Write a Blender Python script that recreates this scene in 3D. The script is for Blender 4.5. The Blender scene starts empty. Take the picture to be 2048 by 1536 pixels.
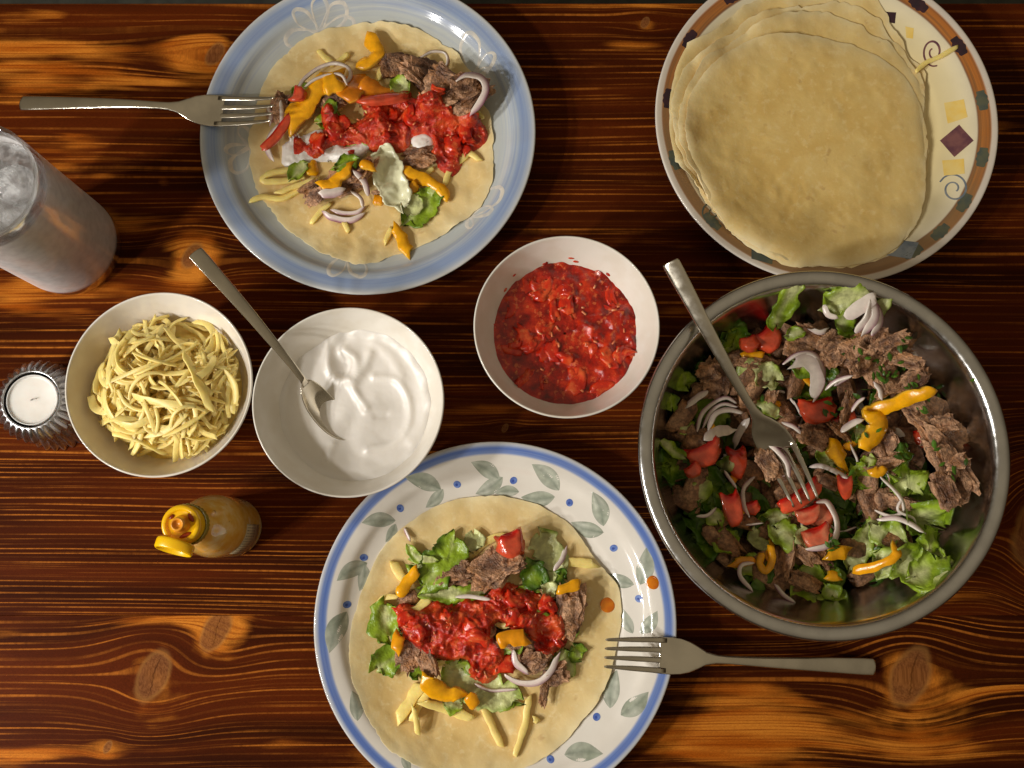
import bpy, bmesh, math, random
import numpy as np
from mathutils import Vector

# ------------------------------------------------------------------ camera, world, lamps, exposure
SC = bpy.context.scene
COL = SC.collection
S = 0.01                      # the script works in centimetres
CAM_H, TILT, FPX = 75.6, math.radians(9.0), 1991.0
cam_d = bpy.data.cameras.new('camera'); cam = bpy.data.objects.new('camera', cam_d); COL.objects.link(cam)
cam_d.sensor_width = 36.0; cam_d.lens = 36.0 * FPX / 2048.0
cam_d.clip_start = 0.02; cam_d.clip_end = 50
cam.location = (0, 0, CAM_H * S); cam.rotation_euler = (TILT, 0, 0)
SC.camera = cam

world = bpy.data.worlds.new('World'); SC.world = world; world.use_nodes = True
bg = world.node_tree.nodes['Background']
bg.inputs[1].default_value = 0.235
# a dim warm room: the ceiling is paler than the walls
_wt = world.node_tree; _tc = _wt.nodes.new('ShaderNodeTexCoord'); _sx = _wt.nodes.new('ShaderNodeSeparateXYZ'); _rp = _wt.nodes.new('ShaderNodeValToRGB')
_wt.links.new(_tc.outputs['Generated'], _sx.inputs[0]); _wt.links.new(_sx.outputs[2], _rp.inputs[0]); _wt.links.new(_rp.outputs[0], bg.inputs[0])
_rp.color_ramp.elements[0].position = 0.05; _rp.color_ramp.elements[0].color = (0.20, 0.14, 0.08, 1)
_rp.color_ramp.elements[1].position = 0.95; _rp.color_ramp.elements[1].color = (1.22, 1.0, 0.68, 1)

def bulb(x, y, z, power, size, col):
    d = bpy.data.lights.new('ceiling_lamp_bulb', 'POINT'); d.energy = power; d.shadow_soft_size = size * S; d.color = col
    o = bpy.data.objects.new('ceiling_lamp_bulb', d); COL.objects.link(o); o.location = (x * S, y * S, z * S)
for bx, by, bz in ((-119, -15, 89), (-103, -45, 98), (-140, -39, 78), (-121, -69, 86)):
    bulb(bx, by, bz, 24.0, 4.2, (1.0, 0.955, 0.89))

SC.render.engine = 'CYCLES'
SC.cycles.use_denoising = True
SC.cycles.max_bounces = 10
SC.cycles.sample_clamp_indirect = 4.0
vs = SC.view_settings
vs.view_transform = 'Standard'; vs.look = 'None'; vs.exposure = 0.0; vs.gamma = 1.0; vs.use_curve_mapping = False

# ------------------------------------------------------------------ small helpers
rng = np.random.RandomState(7)
random.seed(7)

def P(px, py, z=0.0):
    """the point at height z (cm) that the photograph shows at pixel px, py"""
    u = (px - 1024) / FPX; v = (768 - py) / FPX
    d = np.array([u, v * math.cos(TILT) + math.sin(TILT), v * math.sin(TILT) - math.cos(TILT)])
    t = (z - CAM_H) / d[2]
    return np.array([0, 0, CAM_H]) + t * d

def lin(r, g, b):
    f = lambda c: (c / 255 / 12.92) if c / 255 <= 0.04045 else ((c / 255 + 0.055) / 1.055) ** 2.4
    return (f(r), f(g), f(b))

def _hash(ix, iy, iz):
    n = (ix.astype(np.int64) * 374761393 + iy.astype(np.int64) * 668265263 + iz.astype(np.int64) * 2147483647 + 1013904223) & 0xFFFFFFFF
    n = ((n ^ (n >> 13)) * 1274126177) & 0xFFFFFFFF
    n = n ^ (n >> 16)
    return (n & 0xFFFF) / 65535.0
def vnoise(x, y, z=0.0):
    x, y, z = np.broadcast_arrays(np.asarray(x, float), np.asarray(y, float), np.asarray(z, float))
    ix, iy, iz = np.floor(x), np.floor(y), np.floor(z)
    fx, fy, fz = x - ix, y - iy, z - iz
    fx = fx * fx * (3 - 2 * fx); fy = fy * fy * (3 - 2 * fy); fz = fz * fz * (3 - 2 * fz)
    r = 0
    for a in (0, 1):
        for b in (0, 1):
            for c in (0, 1):
                r = r + _hash(ix + a, iy + b, iz + c) * (fx if a else 1 - fx) * (fy if b else 1 - fy) * (fz if c else 1 - fz)
    return r * 2 - 1
def fbm(x, y, z=0.0, o=4):
    r = 0; a = 0.5
    for k in range(o):
        r = r + a * vnoise(np.asarray(x) * 2 ** k + 17 * k, np.asarray(y) * 2 ** k + 31 * k, np.asarray(z) * 2 ** k); a *= 0.5
    return r
def sstep(a, b, x):
    t = np.clip((np.asarray(x, float) - a) / (b - a), 0, 1); return t * t * (3 - 2 * t)

def spline(pts, n, closed=False):
    pts = np.asarray(pts, float)
    if len(pts) == 2 and not closed:
        t = np.linspace(0, 1, n)[:, None]; return pts[0] * (1 - t) + pts[1] * t
    if closed: q = np.vstack([pts[-1], pts, pts[0], pts[1]])
    else: q = np.vstack([2 * pts[0] - pts[1], pts, 2 * pts[-1] - pts[-2]])
    m = len(q) - 3; out = []
    dense = []
    for i in range(m):
        p0, p1, p2, p3 = q[i:i + 4]
        t = np.linspace(0, 1, 24, endpoint=False)[:, None]
        dense.append(0.5 * ((2 * p1) + (-p0 + p2) * t + (2 * p0 - 5 * p1 + 4 * p2 - p3) * t ** 2 + (-p0 + 3 * p1 - 3 * p2 + p3) * t ** 3))
    dense = np.vstack(dense + [q[-2:-1]])
    L = np.concatenate([[0], np.cumsum(np.linalg.norm(np.diff(dense, axis=0), axis=1))])
    s = np.linspace(0, L[-1], n, endpoint=not closed)
    return np.stack([np.interp(s, L, dense[:, k]) for k in range(dense.shape[1])], 1)
def plen(pts):
    pts = np.asarray(pts, float); return float(np.sum(np.linalg.norm(np.diff(pts, axis=0), axis=1)))

# ------------------------------------------------------------------ objects
MATS = {}
def mesh_data(name, V, F, mats, cols=None, midx=None, smooth=True):
    me = bpy.data.meshes.new(name)
    me.from_pydata((np.asarray(V, float) * S).tolist(), [], [list(map(int, f)) for f in F])
    for m in mats: me.materials.append(MATS[m])
    if midx is not None: me.polygons.foreach_set('material_index', np.asarray(midx, np.int32))
    if smooth: me.polygons.foreach_set('use_smooth', np.ones(len(me.polygons), bool))
    if cols is not None:
        a = me.attributes.new('col', 'FLOAT_COLOR', 'POINT')
        c = np.ones((len(V), 4)); c[:, :3] = np.asarray(cols)[:, :3]
        a.data.foreach_set('color', c.ravel())
    me.update(); return me
def mk(name, V, F, mat, parent=None, cols=None, loc=None, midx=None, smooth=True):
    """one mesh object; V in world centimetres. A child shares its thing's origin."""
    V = np.asarray(V, float)
    if parent is not None:
        L = np.array(parent['_o'])
    elif loc is not None: L = np.array(loc, float)
    else: L = np.array([(V[:, 0].min() + V[:, 0].max()) / 2, (V[:, 1].min() + V[:, 1].max()) / 2, V[:, 2].min()])
    me = mesh_data(name, V - L, F, mat if isinstance(mat, (list, tuple)) else [mat], cols, midx, smooth)
    o = bpy.data.objects.new(name, me); COL.objects.link(o)
    o['_o'] = [float(c) for c in L]
    if parent is not None: o.parent = parent
    else: o.location = L * S
    return o
def empty(name, loc):
    o = bpy.data.objects.new(name, None); COL.objects.link(o); o.empty_display_size = 0.02
    o.location = np.array(loc) * S; o['_o'] = [float(c) for c in loc]; return o
def tag(o, label, cat, group=None, kind=None):
    o['label'] = label; o['category'] = cat
    if group: o['group'] = group
    if kind: o['kind'] = kind
    return o

def grid_faces(nu, nv, off=0, closed_u=False, flip=False):
    F = []
    for i in range(nu if closed_u else nu - 1):
        i2 = (i + 1) % nu
        for j in range(nv - 1):
            q = [off + i * nv + j, off + i2 * nv + j, off + i2 * nv + j + 1, off + i * nv + j + 1]
            F.append(q[::-1] if flip else q)
    return F
def lathe(profile, n=128, center=(0, 0), z0=0.0, smooth_n=None, rfun=None):
    p = np.asarray(profile, float)
    if smooth_n: p = spline(p, smooth_n)
    m = len(p); V = []
    for i in range(n):
        a = 2 * math.pi * i / n
        r = p[:, 0] if rfun is None else rfun(p[:, 0], p[:, 1], a)
        V.append(np.stack([center[0] + r * math.cos(a), center[1] + r * math.sin(a), p[:, 1] + z0], 1))
    V = np.vstack(V)
    return V, grid_faces(n, m, closed_u=True)
def shell(X, Y, Zt, Zb):
    """closed sheet of thickness from two height grids (nu x nv)"""
    nu, nv = X.shape
    V = np.vstack([np.stack([X, Y, Zt], -1).reshape(-1, 3), np.stack([X, Y, Zb], -1).reshape(-1, 3)])
    o = nu * nv
    F = grid_faces(nu, nv) + grid_faces(nu, nv, o, flip=True)
    loop = [i * nv for i in range(nu)] + [(nu - 1) * nv + j for j in range(1, nv)] + [i * nv + nv - 1 for i in range(nu - 2, -1, -1)] + [j for j in range(nv - 2, 0, -1)]
    for k in range(len(loop)):
        a, b = loop[k], loop[(k + 1) % len(loop)]
        F.append([b, a, a + o, b + o])
    return V, F

_ico = {}
def ico(sub):
    if sub not in _ico:
        bm = bmesh.new(); bmesh.ops.create_icosphere(bm, subdivisions=sub, radius=1.0)
        _ico[sub] = (np.array([v.co[:] for v in bm.verts]), [[v.index for v in f.verts] for f in bm.faces]); bm.free()
    return _ico[sub][0].copy(), _ico[sub][1]

# ------------------------------------------------------------------ height maps: what lies under the next piece
class HM:
    def __init__(s, cx, cy, half, base, res=0.1):
        s.cx, s.cy, s.half, s.res = cx, cy, half, res
        s.n = int(2 * half / res) + 1
        ax = np.linspace(-half, half, s.n)
        s.X, s.Y = np.meshgrid(ax + cx, ax + cy, indexing='ij')
        s.h = base(s.X, s.Y).astype(float)
    def idx(s, x, y):
        i = np.clip(np.rint((np.asarray(x) - s.cx + s.half) / s.res).astype(int), 0, s.n - 1)
        j = np.clip(np.rint((np.asarray(y) - s.cy + s.half) / s.res).astype(int), 0, s.n - 1)
        return i, j
    def get(s, x, y, h=None):
        h = s.h if h is None else h
        fx = np.clip((np.asarray(x) - s.cx + s.half) / s.res, 0, s.n - 1.001); fy = np.clip((np.asarray(y) - s.cy + s.half) / s.res, 0, s.n - 1.001)
        i = fx.astype(int); j = fy.astype(int); u = fx - i; v = fy - j
        return h[i, j] * (1 - u) * (1 - v) + h[i + 1, j] * u * (1 - v) + h[i, j + 1] * (1 - u) * v + h[i + 1, j + 1] * u * v
    def splat(s, V, rad=1):
        i, j = s.idx(V[:, 0], V[:, 1])
        for a in range(-rad, rad + 1):
            for b in range(-rad, rad + 1):
                np.maximum.at(s.h, (np.clip(i + a, 0, s.n - 1), np.clip(j + b, 0, s.n - 1)), V[:, 2])
    def blur(s, cm, h=None):
        return blur2(s.h if h is None else h, cm / s.res)
def blur2(h, sig):
    r = max(1, int(sig * 2.5)); k = np.exp(-0.5 * (np.arange(-r, r + 1) / sig) ** 2); k /= k.sum()
    for ax in (0, 1):
        pad = [(0, 0), (0, 0)]; pad[ax] = (r, r)
        g = np.pad(h, pad, mode='edge'); o = np.zeros_like(h)
        for t in range(2 * r + 1):
            o += k[t] * (g[t:t + h.shape[0], :] if ax == 0 else g[:, t:t + h.shape[1]])
        h = o
    return h
def smooth1(a, sig):
    r = max(1, int(sig * 2.5)); k = np.exp(-0.5 * (np.arange(-r, r + 1) / sig) ** 2); k /= k.sum()
    return np.convolve(np.pad(a, r, mode='edge'), k, 'valid')
def settle(V, hm, q=88, extra=0.0):
    low = V[:, 2] < np.percentile(V[:, 2], 60)
    dz = np.percentile(hm.get(V[low, 0], V[low, 1]) - V[low, 2], q) + extra
    V = V.copy(); V[:, 2] += dz; hm.splat(V); return V
# ------------------------------------------------------------------ materials
class N:
    def __init__(s, name):
        s.m = bpy.data.materials.new(name); s.m.use_nodes = True; s.t = s.m.node_tree; s.n = s.t.nodes; s.l = s.t.links
        s.b = s.n['Principled BSDF']; s.out = s.n['Material Output']; MATS[name] = s.m
    def add(s, typ, **kw):
        x = s.n.new(typ)
        for k, v in kw.items(): setattr(x, k, v)
        return x
    def put(s, sock, v):
        if hasattr(v, 'is_linked') or hasattr(v, 'links'): s.l.new(v, sock)
        elif isinstance(v, tuple) and len(v) == 3 and sock.type == 'RGBA': sock.default_value = (*v, 1)
        else: sock.default_value = v
    def math(s, op, a, b=0.0, c=None, clamp=False):
        x = s.add('ShaderNodeMath', operation=op, use_clamp=clamp); s.put(x.inputs[0], a); s.put(x.inputs[1], b)
        if c is not None: s.put(x.inputs[2], c)
        return x.outputs[0]
    def mix(s, f, a, b, typ='MIX'):
        x = s.add('ShaderNodeMix', data_type='RGBA', blend_type=typ); s.put(x.inputs[0], f); s.put(x.inputs[6], a); s.put(x.inputs[7], b); return x.outputs[2]
    def comb(s, x, y, z=0.0):
        c = s.add('ShaderNodeCombineXYZ'); s.put(c.inputs[0], x); s.put(c.inputs[1], y); s.put(c.inputs[2], z); return c.outputs[0]
    def noise(s, vec, scale, detail=3.0, rough=0.5, dist=0.0):
        x = s.add('ShaderNodeTexNoise'); s.put(x.inputs['Vector'], vec); x.inputs['Scale'].default_value = scale; x.inputs['Detail'].default_value = detail
        x.inputs['Roughness'].default_value = rough; x.inputs['Distortion'].default_value = dist; return x.outputs['Fac']
    def ramp(s, f, stops, interp='LINEAR'):
        x = s.add('ShaderNodeValToRGB'); s.put(x.inputs[0], f); cr = x.color_ramp; cr.interpolation = interp
        while len(cr.elements) < len(stops): cr.elements.new(0.5)
        for e, (p, c) in zip(cr.elements, stops):
            e.position = p; e.color = (*c, 1) if len(c) == 3 else c
        return x.outputs[0]
    def rng(s, f, a, b, c=0.0, d=1.0):
        x = s.add('ShaderNodeMapRange', interpolation_type='SMOOTHSTEP'); s.put(x.inputs[0], f); x.inputs[1].default_value = a; x.inputs[2].default_value = b
        x.inputs[3].default_value = c; x.inputs[4].default_value = d; return x.outputs[0]
    def obj(s):
        return s.add('ShaderNodeTexCoord').outputs['Object']
    def xyz(s, vec, k=100.0):
        x = s.add('ShaderNodeSeparateXYZ'); s.l.new(vec, x.inputs[0])
        return [s.math('MULTIPLY', x.outputs[i], k) for i in range(3)]
    def attr(s, n='col'):
        return s.add('ShaderNodeAttribute', attribute_name=n).outputs['Color']
    def bump(s, h, strength=0.3, dist=0.001, prev=None):
        x = s.add('ShaderNodeBump'); x.inputs['Strength'].default_value = strength; x.inputs['Distance'].default_value = dist; s.put(x.inputs['Height'], h)
        if prev is not None: s.l.new(prev, x.inputs['Normal'])
        return x.outputs[0]
    def fin(s, base=None, rough=0.5, metal=0.0, normal=None, **kw):
        b = s.b
        if base is not None: s.put(b.inputs['Base Color'], base)
        s.put(b.inputs['Roughness'], rough); b.inputs['Metallic'].default_value = metal
        if normal is not None: s.l.new(normal, b.inputs['Normal'])
        names = dict(trans='Transmission Weight', ior='IOR', spec='Specular IOR Level', coat='Coat Weight', coatr='Coat Roughness', sss='Subsurface Weight', sssr='Subsurface Radius', ssss='Subsurface Scale', alpha='Alpha')
        for k, v in kw.items():
            if k == 'trl':
                t = s.add('ShaderNodeBsdfTranslucent'); s.put(t.inputs[0], base); mx = s.add('ShaderNodeMixShader'); mx.inputs[0].default_value = v
                s.l.new(b.outputs[0], mx.inputs[1]); s.l.new(t.outputs[0], mx.inputs[2]); s.l.new(mx.outputs[0], s.out.inputs[0])
            else: s.put(b.inputs[names[k]], v)
        return s.m

# --- the burnt and brushed pine planks
def wood(name, seed, knots, patches, f1=1.5):
    k = N(name)
    m_, ad, sb = (lambda a, b: k.math('MULTIPLY', a, b)), (lambda a, b: k.math('ADD', a, b)), (lambda a, b: k.math('SUBTRACT', a, b))
    x, y, z = k.xyz(k.add('ShaderNodeNewGeometry').outputs['Position'])
    wob = k.noise(k.comb(m_(x, 0.018), m_(y, 0.05), seed), 1.0, 1.0)
    psi = ad(y, m_(sb(wob, 0.5), 1.5))
    wob2 = k.noise(k.comb(m_(x, 0.10), m_(y, 0.35), seed + 3.7), 1.0, 1.0)
    psi = ad(psi, m_(sb(wob2, 0.5), 0.16))
    halo = 0.0; cores = []; push = 0.0
    for (kx, ky, r, hx, strength, crack, bright) in knots:
        dx = sb(x, kx); dy = sb(y, ky)
        wn = k.noise(k.comb(m_(x, 0.55), m_(y, 0.55), seed + kx), 1.0, 2.0)
        u = k.math('DIVIDE', dx, r * hx * 0.85); v = k.math('DIVIDE', dy, r * 1.55)
        d2 = ad(m_(u, u), m_(v, v))
        push = ad(push, m_(m_(dy, k.math('EXPONENT', m_(d2, -0.75))), 0.93 * strength))
        hd = ad(k.math('POWER', k.math('DIVIDE', dx, r * 1.6), 2.0), k.math('POWER', k.math('DIVIDE', ad(dy, r * 0.25), r * 1.75), 2.0))
        hl = m_(k.math('EXPONENT', m_(ad(hd, m_(sb(wn, 0.5), 1.2)), -0.8)), bright)
        halo = k.math('MAXIMUM', halo, hl)
        uc = k.math('DIVIDE', ad(dx, m_(dy, -0.30)), r * 0.78); vc = k.math('DIVIDE', dy, r * 1.12)
        dc = ad(k.math('SQRT', ad(m_(uc, uc), m_(vc, vc))), m_(sb(wn, 0.5), 0.42))
        cores.append((dc, uc, vc, crack))
    psi = sb(psi, push)
    nz = lambda fx, v, o, d=2.0: k.noise(k.comb(m_(x, fx), v, seed + o), 1.0, d, 0.55)
    fib = nz(0.45, m_(psi, 17.0), 0.0); grit = nz(9.0, m_(psi, 26.0), 0.3)
    # year rings: narrow pale ridges left proud by the brushing, about half a centimetre apart
    def rings(F, w0, w1, o):
        ph = ad(m_(psi, F), m_(nz(0.008, m_(psi, 0.55), o), 3.0))
        i = k.math('FLOOR', ph); f = k.math('ABSOLUTE', sb(sb(ph, i), 0.5))
        return i, k.rng(f, w0, w1, 1.0, 0.0)
    i1, L1 = rings(f1 * 1.30, 0.05, 0.17, 1.3); i2, L2 = rings(f1 * 3.3, 0.08, 0.26, 5.1)
    v1 = k.rng(nz(0.075, m_(i1, 5.31), 2.2), 0.44, 0.66); v2 = k.rng(nz(0.07, m_(i2, 3.17), 6.2), 0.54, 0.72)
    lines = k.math('MAXIMUM', m_(L1, ad(m_(v1, 0.85), 0.10)), m_(m_(L2, v2), 0.5))
    pl = 0.0
    for (px_, py_, rx, ry, s) in patches:
        du = k.math('DIVIDE', sb(x, px_), rx); dv = k.math('DIVIDE', sb(psi, py_), ry)
        pl = ad(pl, m_(k.math('EXPONENT', m_(ad(m_(du, du), m_(dv, dv)), -1.0)), s))
    # where the torch missed the wood stays orange; the border breaks off ring by ring
    jag = ad(m_(sb(nz(0.16, m_(i1, 3.7), 7.0), 0.5), 0.34), m_(sb(nz(0.22, m_(i2, 2.3), 8.0), 0.5), 0.20))
    fld = ad(ad(nz(0.04, m_(psi, 0.16), 7.7, 3.0), jag), ad(m_(pl, 0.38), m_(halo, 0.36)))
    raw = k.rng(fld, 0.66, 0.86)
    dim = nz(0.03, m_(psi, 0.35), 4.4)
    dark = k.mix(k.rng(dim, 0.3, 0.7), lin(48, 17, 5), lin(84, 33, 8))
    dark = k.mix(m_(m_(lines, k.rng(nz(2.2, m_(i1, 1.7), 5.5), 0.25, 0.6, 0.55, 1.0)), 0.85), dark, lin(184, 108, 38))
    pale = k.mix(k.rng(nz(0.10, m_(psi, 1.1), 9.1), 0.3, 0.7), lin(160, 80, 17), lin(202, 124, 42))
    pale = k.mix(m_(m_(L2, k.rng(nz(0.09, m_(i2, 4.1), 3.3), 0.40, 0.62)), 0.75), pale, lin(126, 54, 12))
    c = k.mix(raw, dark, pale)
    c = k.mix(0.85, c, k.ramp(grit, [(0.22, (0.34, 0.34, 0.34)), (0.5, (0.5, 0.5, 0.5)), (0.78, (0.68, 0.68, 0.68))]), 'OVERLAY')
    for dc, uc, vc, crack in cores:
        m = k.rng(dc, 0.70, 1.08, 1.0, 0.0)
        cc = k.mix(k.rng(grit, 0.3, 0.7), lin(104, 62, 34), lin(134, 86, 50))
        edge = m_(k.rng(dc, 0.68, 0.86), k.rng(dc, 0.86, 1.06, 1.0, 0.0))
        cc = k.mix(m_(edge, 0.7), cc, lin(158, 112, 60))
        if crack:
            wv = k.noise(k.comb(m_(vc, 2.4), seed, 0.0), 1.0, 2.0)
            cd = k.math('ABSOLUTE', ad(sb(uc, 0.05), m_(sb(wv, 0.5), 0.6)))
            cm = m_(k.rng(cd, 0.01, 0.06, 1.0, 0.0), k.rng(k.math('ABSOLUTE', vc), 0.4, 0.85, 1.0, 0.0))
            cc = k.mix(m_(cm, 0.7), cc, lin(42, 20, 12))
        c = k.mix(m_(m, 0.82), c, cc)
    h = ad(m_(lines, 0.6), m_(fib, 0.25))
    return k.fin(c, k.rng(fib, 0.2, 0.8, 0.36, 0.5), normal=k.bump(h, 0.25, 0.0005), spec=0.02)

def simple(name, c1, c2=None, scale=1.0, rough=0.5, metal=0.0, bscale=0, bstr=0.2, bdist=0.0006, detail=3.0, lohi=(0.35, 0.65), **kw):
    k = N(name); co = k.obj(); base = c1
    if c2 is not None: base = k.mix(k.rng(k.noise(co, scale * 100, detail), *lohi), c1, c2)
    nrm = k.bump(k.noise(co, bscale * 100, 4.0), bstr, bdist) if bscale else None
    return k.fin(base, rough, metal, nrm, **kw)
def vcol(name, rough=0.4, nscale=3.0, namt=0.25, bscale=4.0, bstr=0.25, bdist=0.0006, **kw):
    k = N(name); co = k.obj(); a = k.attr()
    n = k.rng(k.noise(co, nscale * 100, 4.0), 0.25, 0.75, 1 - namt, 1 + namt * 0.6)
    sc = k.add('ShaderNodeVectorMath', operation='SCALE'); k.l.new(a, sc.inputs[0]); k.l.new(n, sc.inputs['Scale'])
    nrm = k.bump(k.noise(co, bscale * 100, 4.0), bstr, bdist)
    return k.fin(sc.outputs[0], rough, 0.0, nrm, **kw)

def plate_mat(name, R, stops, streak=0.25, streak_col=None, rough=0.12, ang=None):
    """glazed stoneware, painted in rings with a brush"""
    k = N(name); co = k.obj(); x, y, z = k.xyz(co)
    r = k.math('SQRT', k.math('ADD', k.math('MULTIPLY', x, x), k.math('MULTIPLY', y, y)))
    a = k.math('ARCTAN2', y, x)
    wob = k.noise(k.comb(k.math('MULTIPLY', k.math('COSINE', a), 1.2), k.math('MULTIPLY', k.math('SINE', a), 1.2), 3.1), 1.5, 2.0)
    rr = k.math('ADD', r, k.math('MULTIPLY', k.math('SUBTRACT', wob, 0.5), 0.22))
    c = k.ramp(k.math('DIVIDE', rr, R), stops)
    st = k.noise(k.comb(k.math('MULTIPLY', r, 5.0), k.math('MULTIPLY', k.math('COSINE', a), 0.9), k.math('MULTIPLY', k.math('SINE', a), 0.9)), 1.0, 4.0, 0.65)
    if streak_col is not None:
        inband = k.rng(k.math('DIVIDE', rr, R), streak_col[1], streak_col[2])
        outband = k.rng(k.math('DIVIDE', rr, R), streak_col[3], streak_col[4], 1.0, 0.0)
        f = k.math('MULTIPLY', k.math('MULTIPLY', k.rng(st, 0.38, 0.72), streak), k.math('MULTIPLY', inband, outband))
        c = k.mix(f, c, streak_col[0])
    if ang is not None:   # the brush ran from orange to brown-green round the rim
        sw = k.math('ADD', k.math('SINE', k.math('ADD', a, ang[1])), k.math('MULTIPLY', k.math('SUBTRACT', k.noise(k.comb(k.math('MULTIPLY', a, 3.0), 0.0), 1.0, 3.0), 0.5), 1.2))
        bnd = k.math('MULTIPLY', k.rng(k.math('DIVIDE', rr, R), 0.886, 0.90), k.rng(k.math('DIVIDE', rr, R), 0.952, 0.966, 1.0, 0.0))
        c = k.mix(k.math('MULTIPLY', k.math('MULTIPLY', k.rng(sw, -0.6, 0.5, 1.0, 0.0), bnd), 0.75), c, ang[0])
    mott = k.noise(co, 55, 3.0)
    c = k.mix(k.rng(mott, 0.3, 0.8, 0.0, 0.10), c, lin(150, 130, 100))
    bmp = k.bump(k.noise(co, 35, 2.0), 0.10, 0.0006)
    return k.fin(c, rough, 0.0, bmp, spec=0.5)

simple('floor_mat', lin(58, 58, 50), lin(44, 44, 38), 0.3, 0.8)
plate_mat('blue_glaze', 13.0, [(0.0, lin(178, 184, 176)), (0.70, lin(186, 191, 186)), (0.84, lin(194, 200, 200)), (0.89, lin(180, 191, 202)), (0.91, lin(152, 170, 200)), (0.95, lin(150, 168, 200)), (0.972, lin(172, 184, 202)), (1.0, lin(214, 214, 210))],
          0.5, (lin(112, 136, 190), 0.74, 0.88, 0.95, 0.98))
plate_mat('leaf_glaze', 13.0, [(0.0, lin(232, 226, 216)), (0.925, lin(232, 227, 218)), (0.938, lin(120, 146, 205)), (0.95, lin(88, 118, 190)), (0.968, lin(92, 122, 192)), (0.982, lin(178, 188, 208)), (1.0, lin(214, 210, 202))],
          0.55, (lin(140, 162, 206), 0.93, 0.945, 0.97, 0.98), rough=0.1)
plate_mat('sun_glaze', 13.3, [(0.0, lin(236, 214, 150)), (0.6, lin(238, 216, 152)), (0.80, lin(238, 224, 180)), (0.885, lin(236, 226, 196)), (0.892, lin(130, 82, 52)), (0.905, lin(196, 122, 52)), (0.955, lin(190, 112, 44)), (0.965, lin(226, 214, 198)), (1.0, lin(226, 218, 208))],
          0.8, (lin(122, 84, 50), 0.885, 0.905, 0.95, 0.965), rough=0.14, ang=(lin(138, 116, 82), 0.35))
simple('white_ceramic', lin(232, 227, 217), lin(226, 219, 206), 0.6, 0.13, bscale=1.2, bstr=0.05)
simple('loop_paint', lin(222, 216, 204), lin(196, 196, 194), 1.5, 0.18)
vcol('leaf_paint', 0.16, 2.0, 0.2, 4, 0.02)
simple('berry_paint', lin(112, 140, 204), lin(82, 108, 180), 3.0, 0.16)
simple('berry_dark', lin(62, 84, 160), None, 1, 0.16)
simple('plum_paint', lin(128, 84, 82), lin(98, 60, 70), 1.2, 0.18)
simple('dark_plum', lin(62, 34, 44), lin(46, 30, 40), 1.2, 0.18)
simple('slate_paint', lin(140, 146, 150), lin(104, 116, 128), 1.0, 0.18)
simple('moss_paint', lin(96, 98, 78), lin(76, 86, 80), 1.2, 0.18)
simple('wash_yellow', lin(240, 202, 100), lin(240, 212, 130), 0.8, 0.18)

def tortilla_mat(name, c1, c2, c3):
    k = N(name); co = k.obj()
    a = k.noise(co, 38, 4.0, 0.6); b = k.noise(co, 190, 4.0, 0.6)
    c = k.mix(k.rng(a, 0.36, 0.64), c1, c2)
    c = k.mix(k.rng(b, 0.5, 0.72, 0.0, 0.75), c, c3)
    sp = k.add('ShaderNodeSeparateColor'); k.l.new(k.attr(), sp.inputs[0])
    c = k.mix(sp.outputs[0], c, lin(240, 222, 176))
    spot = k.rng(k.noise(co, 85, 3.0), 0.66, 0.76, 0.0, 0.38)
    c = k.mix(spot, c, lin(176, 130, 76))
    n1 = k.bump(k.noise(co, 46, 4.0, 0.6), 0.4, 0.0012); n2 = k.bump(k.noise(co, 420, 3.0), 0.25, 0.0004, n1)
    return k.fin(c, 0.58, 0.0, n2, sss=0.12, ssss=0.004, sssr=(1.0, 0.6, 0.3), spec=0.35)
tortilla_mat('tortilla_plain', lin(222, 190, 122), lin(232, 204, 142), lin(240, 218, 166))
tortilla_mat('tortilla_stack', lin(226, 190, 112), lin(234, 202, 128), lin(240, 212, 148))

vcol('meat', 0.40, 4.0, 0.55, 9.0, 0.8, 0.0016, spec=0.5)
vcol('onion', 0.25, 2.0, 0.12, 3.0, 0.1, sss=0.15, ssss=0.003, sssr=(1, .8, .8))
vcol('lettuce', 0.3, 1.6, 0.35, 2.6, 0.6, 0.002, trl=0.22)
vcol('pepper', 0.24, 1.5, 0.22, 2.5, 0.3, 0.001, sss=0.12, ssss=0.003, sssr=(1, .5, .1), coat=0.08)
vcol('cheese', 0.42, 2.0, 0.10, 5.0, 0.25, sss=0.45, ssss=0.006, sssr=(1, .75, .35))
vcol('tomato', 0.14, 1.2, 0.35, 2.5, 0.3, 0.0012, sss=0.15, ssss=0.004, sssr=(1, .25, .1), coat=0.4)
vcol('herb', 0.4, 3.0, 0.3, 4, 0.2, trl=0.15)

def salsa_mat(name, d, m, l, bs=1.0):
    k = N(name); co = k.obj()
    n = k.noise(co, 90, 4.0, 0.6); n2 = k.noise(co, 240, 3.0)
    c = k.ramp(n, [(0.34, d), (0.5, m), (0.66, l)])
    c = k.mix(k.rng(n2, 0.56, 0.70, 0.0, 0.6), c, lin(228, 118, 62))
    b1 = k.bump(k.noise(co, 170, 5.0, 0.65), 0.8 * bs, 0.003)
    b2 = k.bump(k.noise(co, 520, 2.0), 0.35 * bs, 0.0007, b1)
    return k.fin(c, k.rng(n2, 0.3, 0.7, 0.08, 0.3), 0.0, b2, sss=0.1, ssss=0.004, sssr=(1, .2, .1), coat=0.25, coatr=0.06)
salsa_mat('salsa', lin(140, 20, 8), lin(196, 44, 16), lin(222, 92, 44))
salsa_mat('salsa_chunk', lin(176, 24, 8), lin(206, 44, 14), lin(224, 92, 44), 0.35)
salsa_mat('salsa_wet', lin(104, 8, 2), lin(164, 22, 6), lin(206, 54, 18), 0.45)
simple('onion_bit', lin(226, 150, 104), lin(220, 118, 74), 2.0, 0.2, sss=0.2, ssss=0.002)
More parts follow.
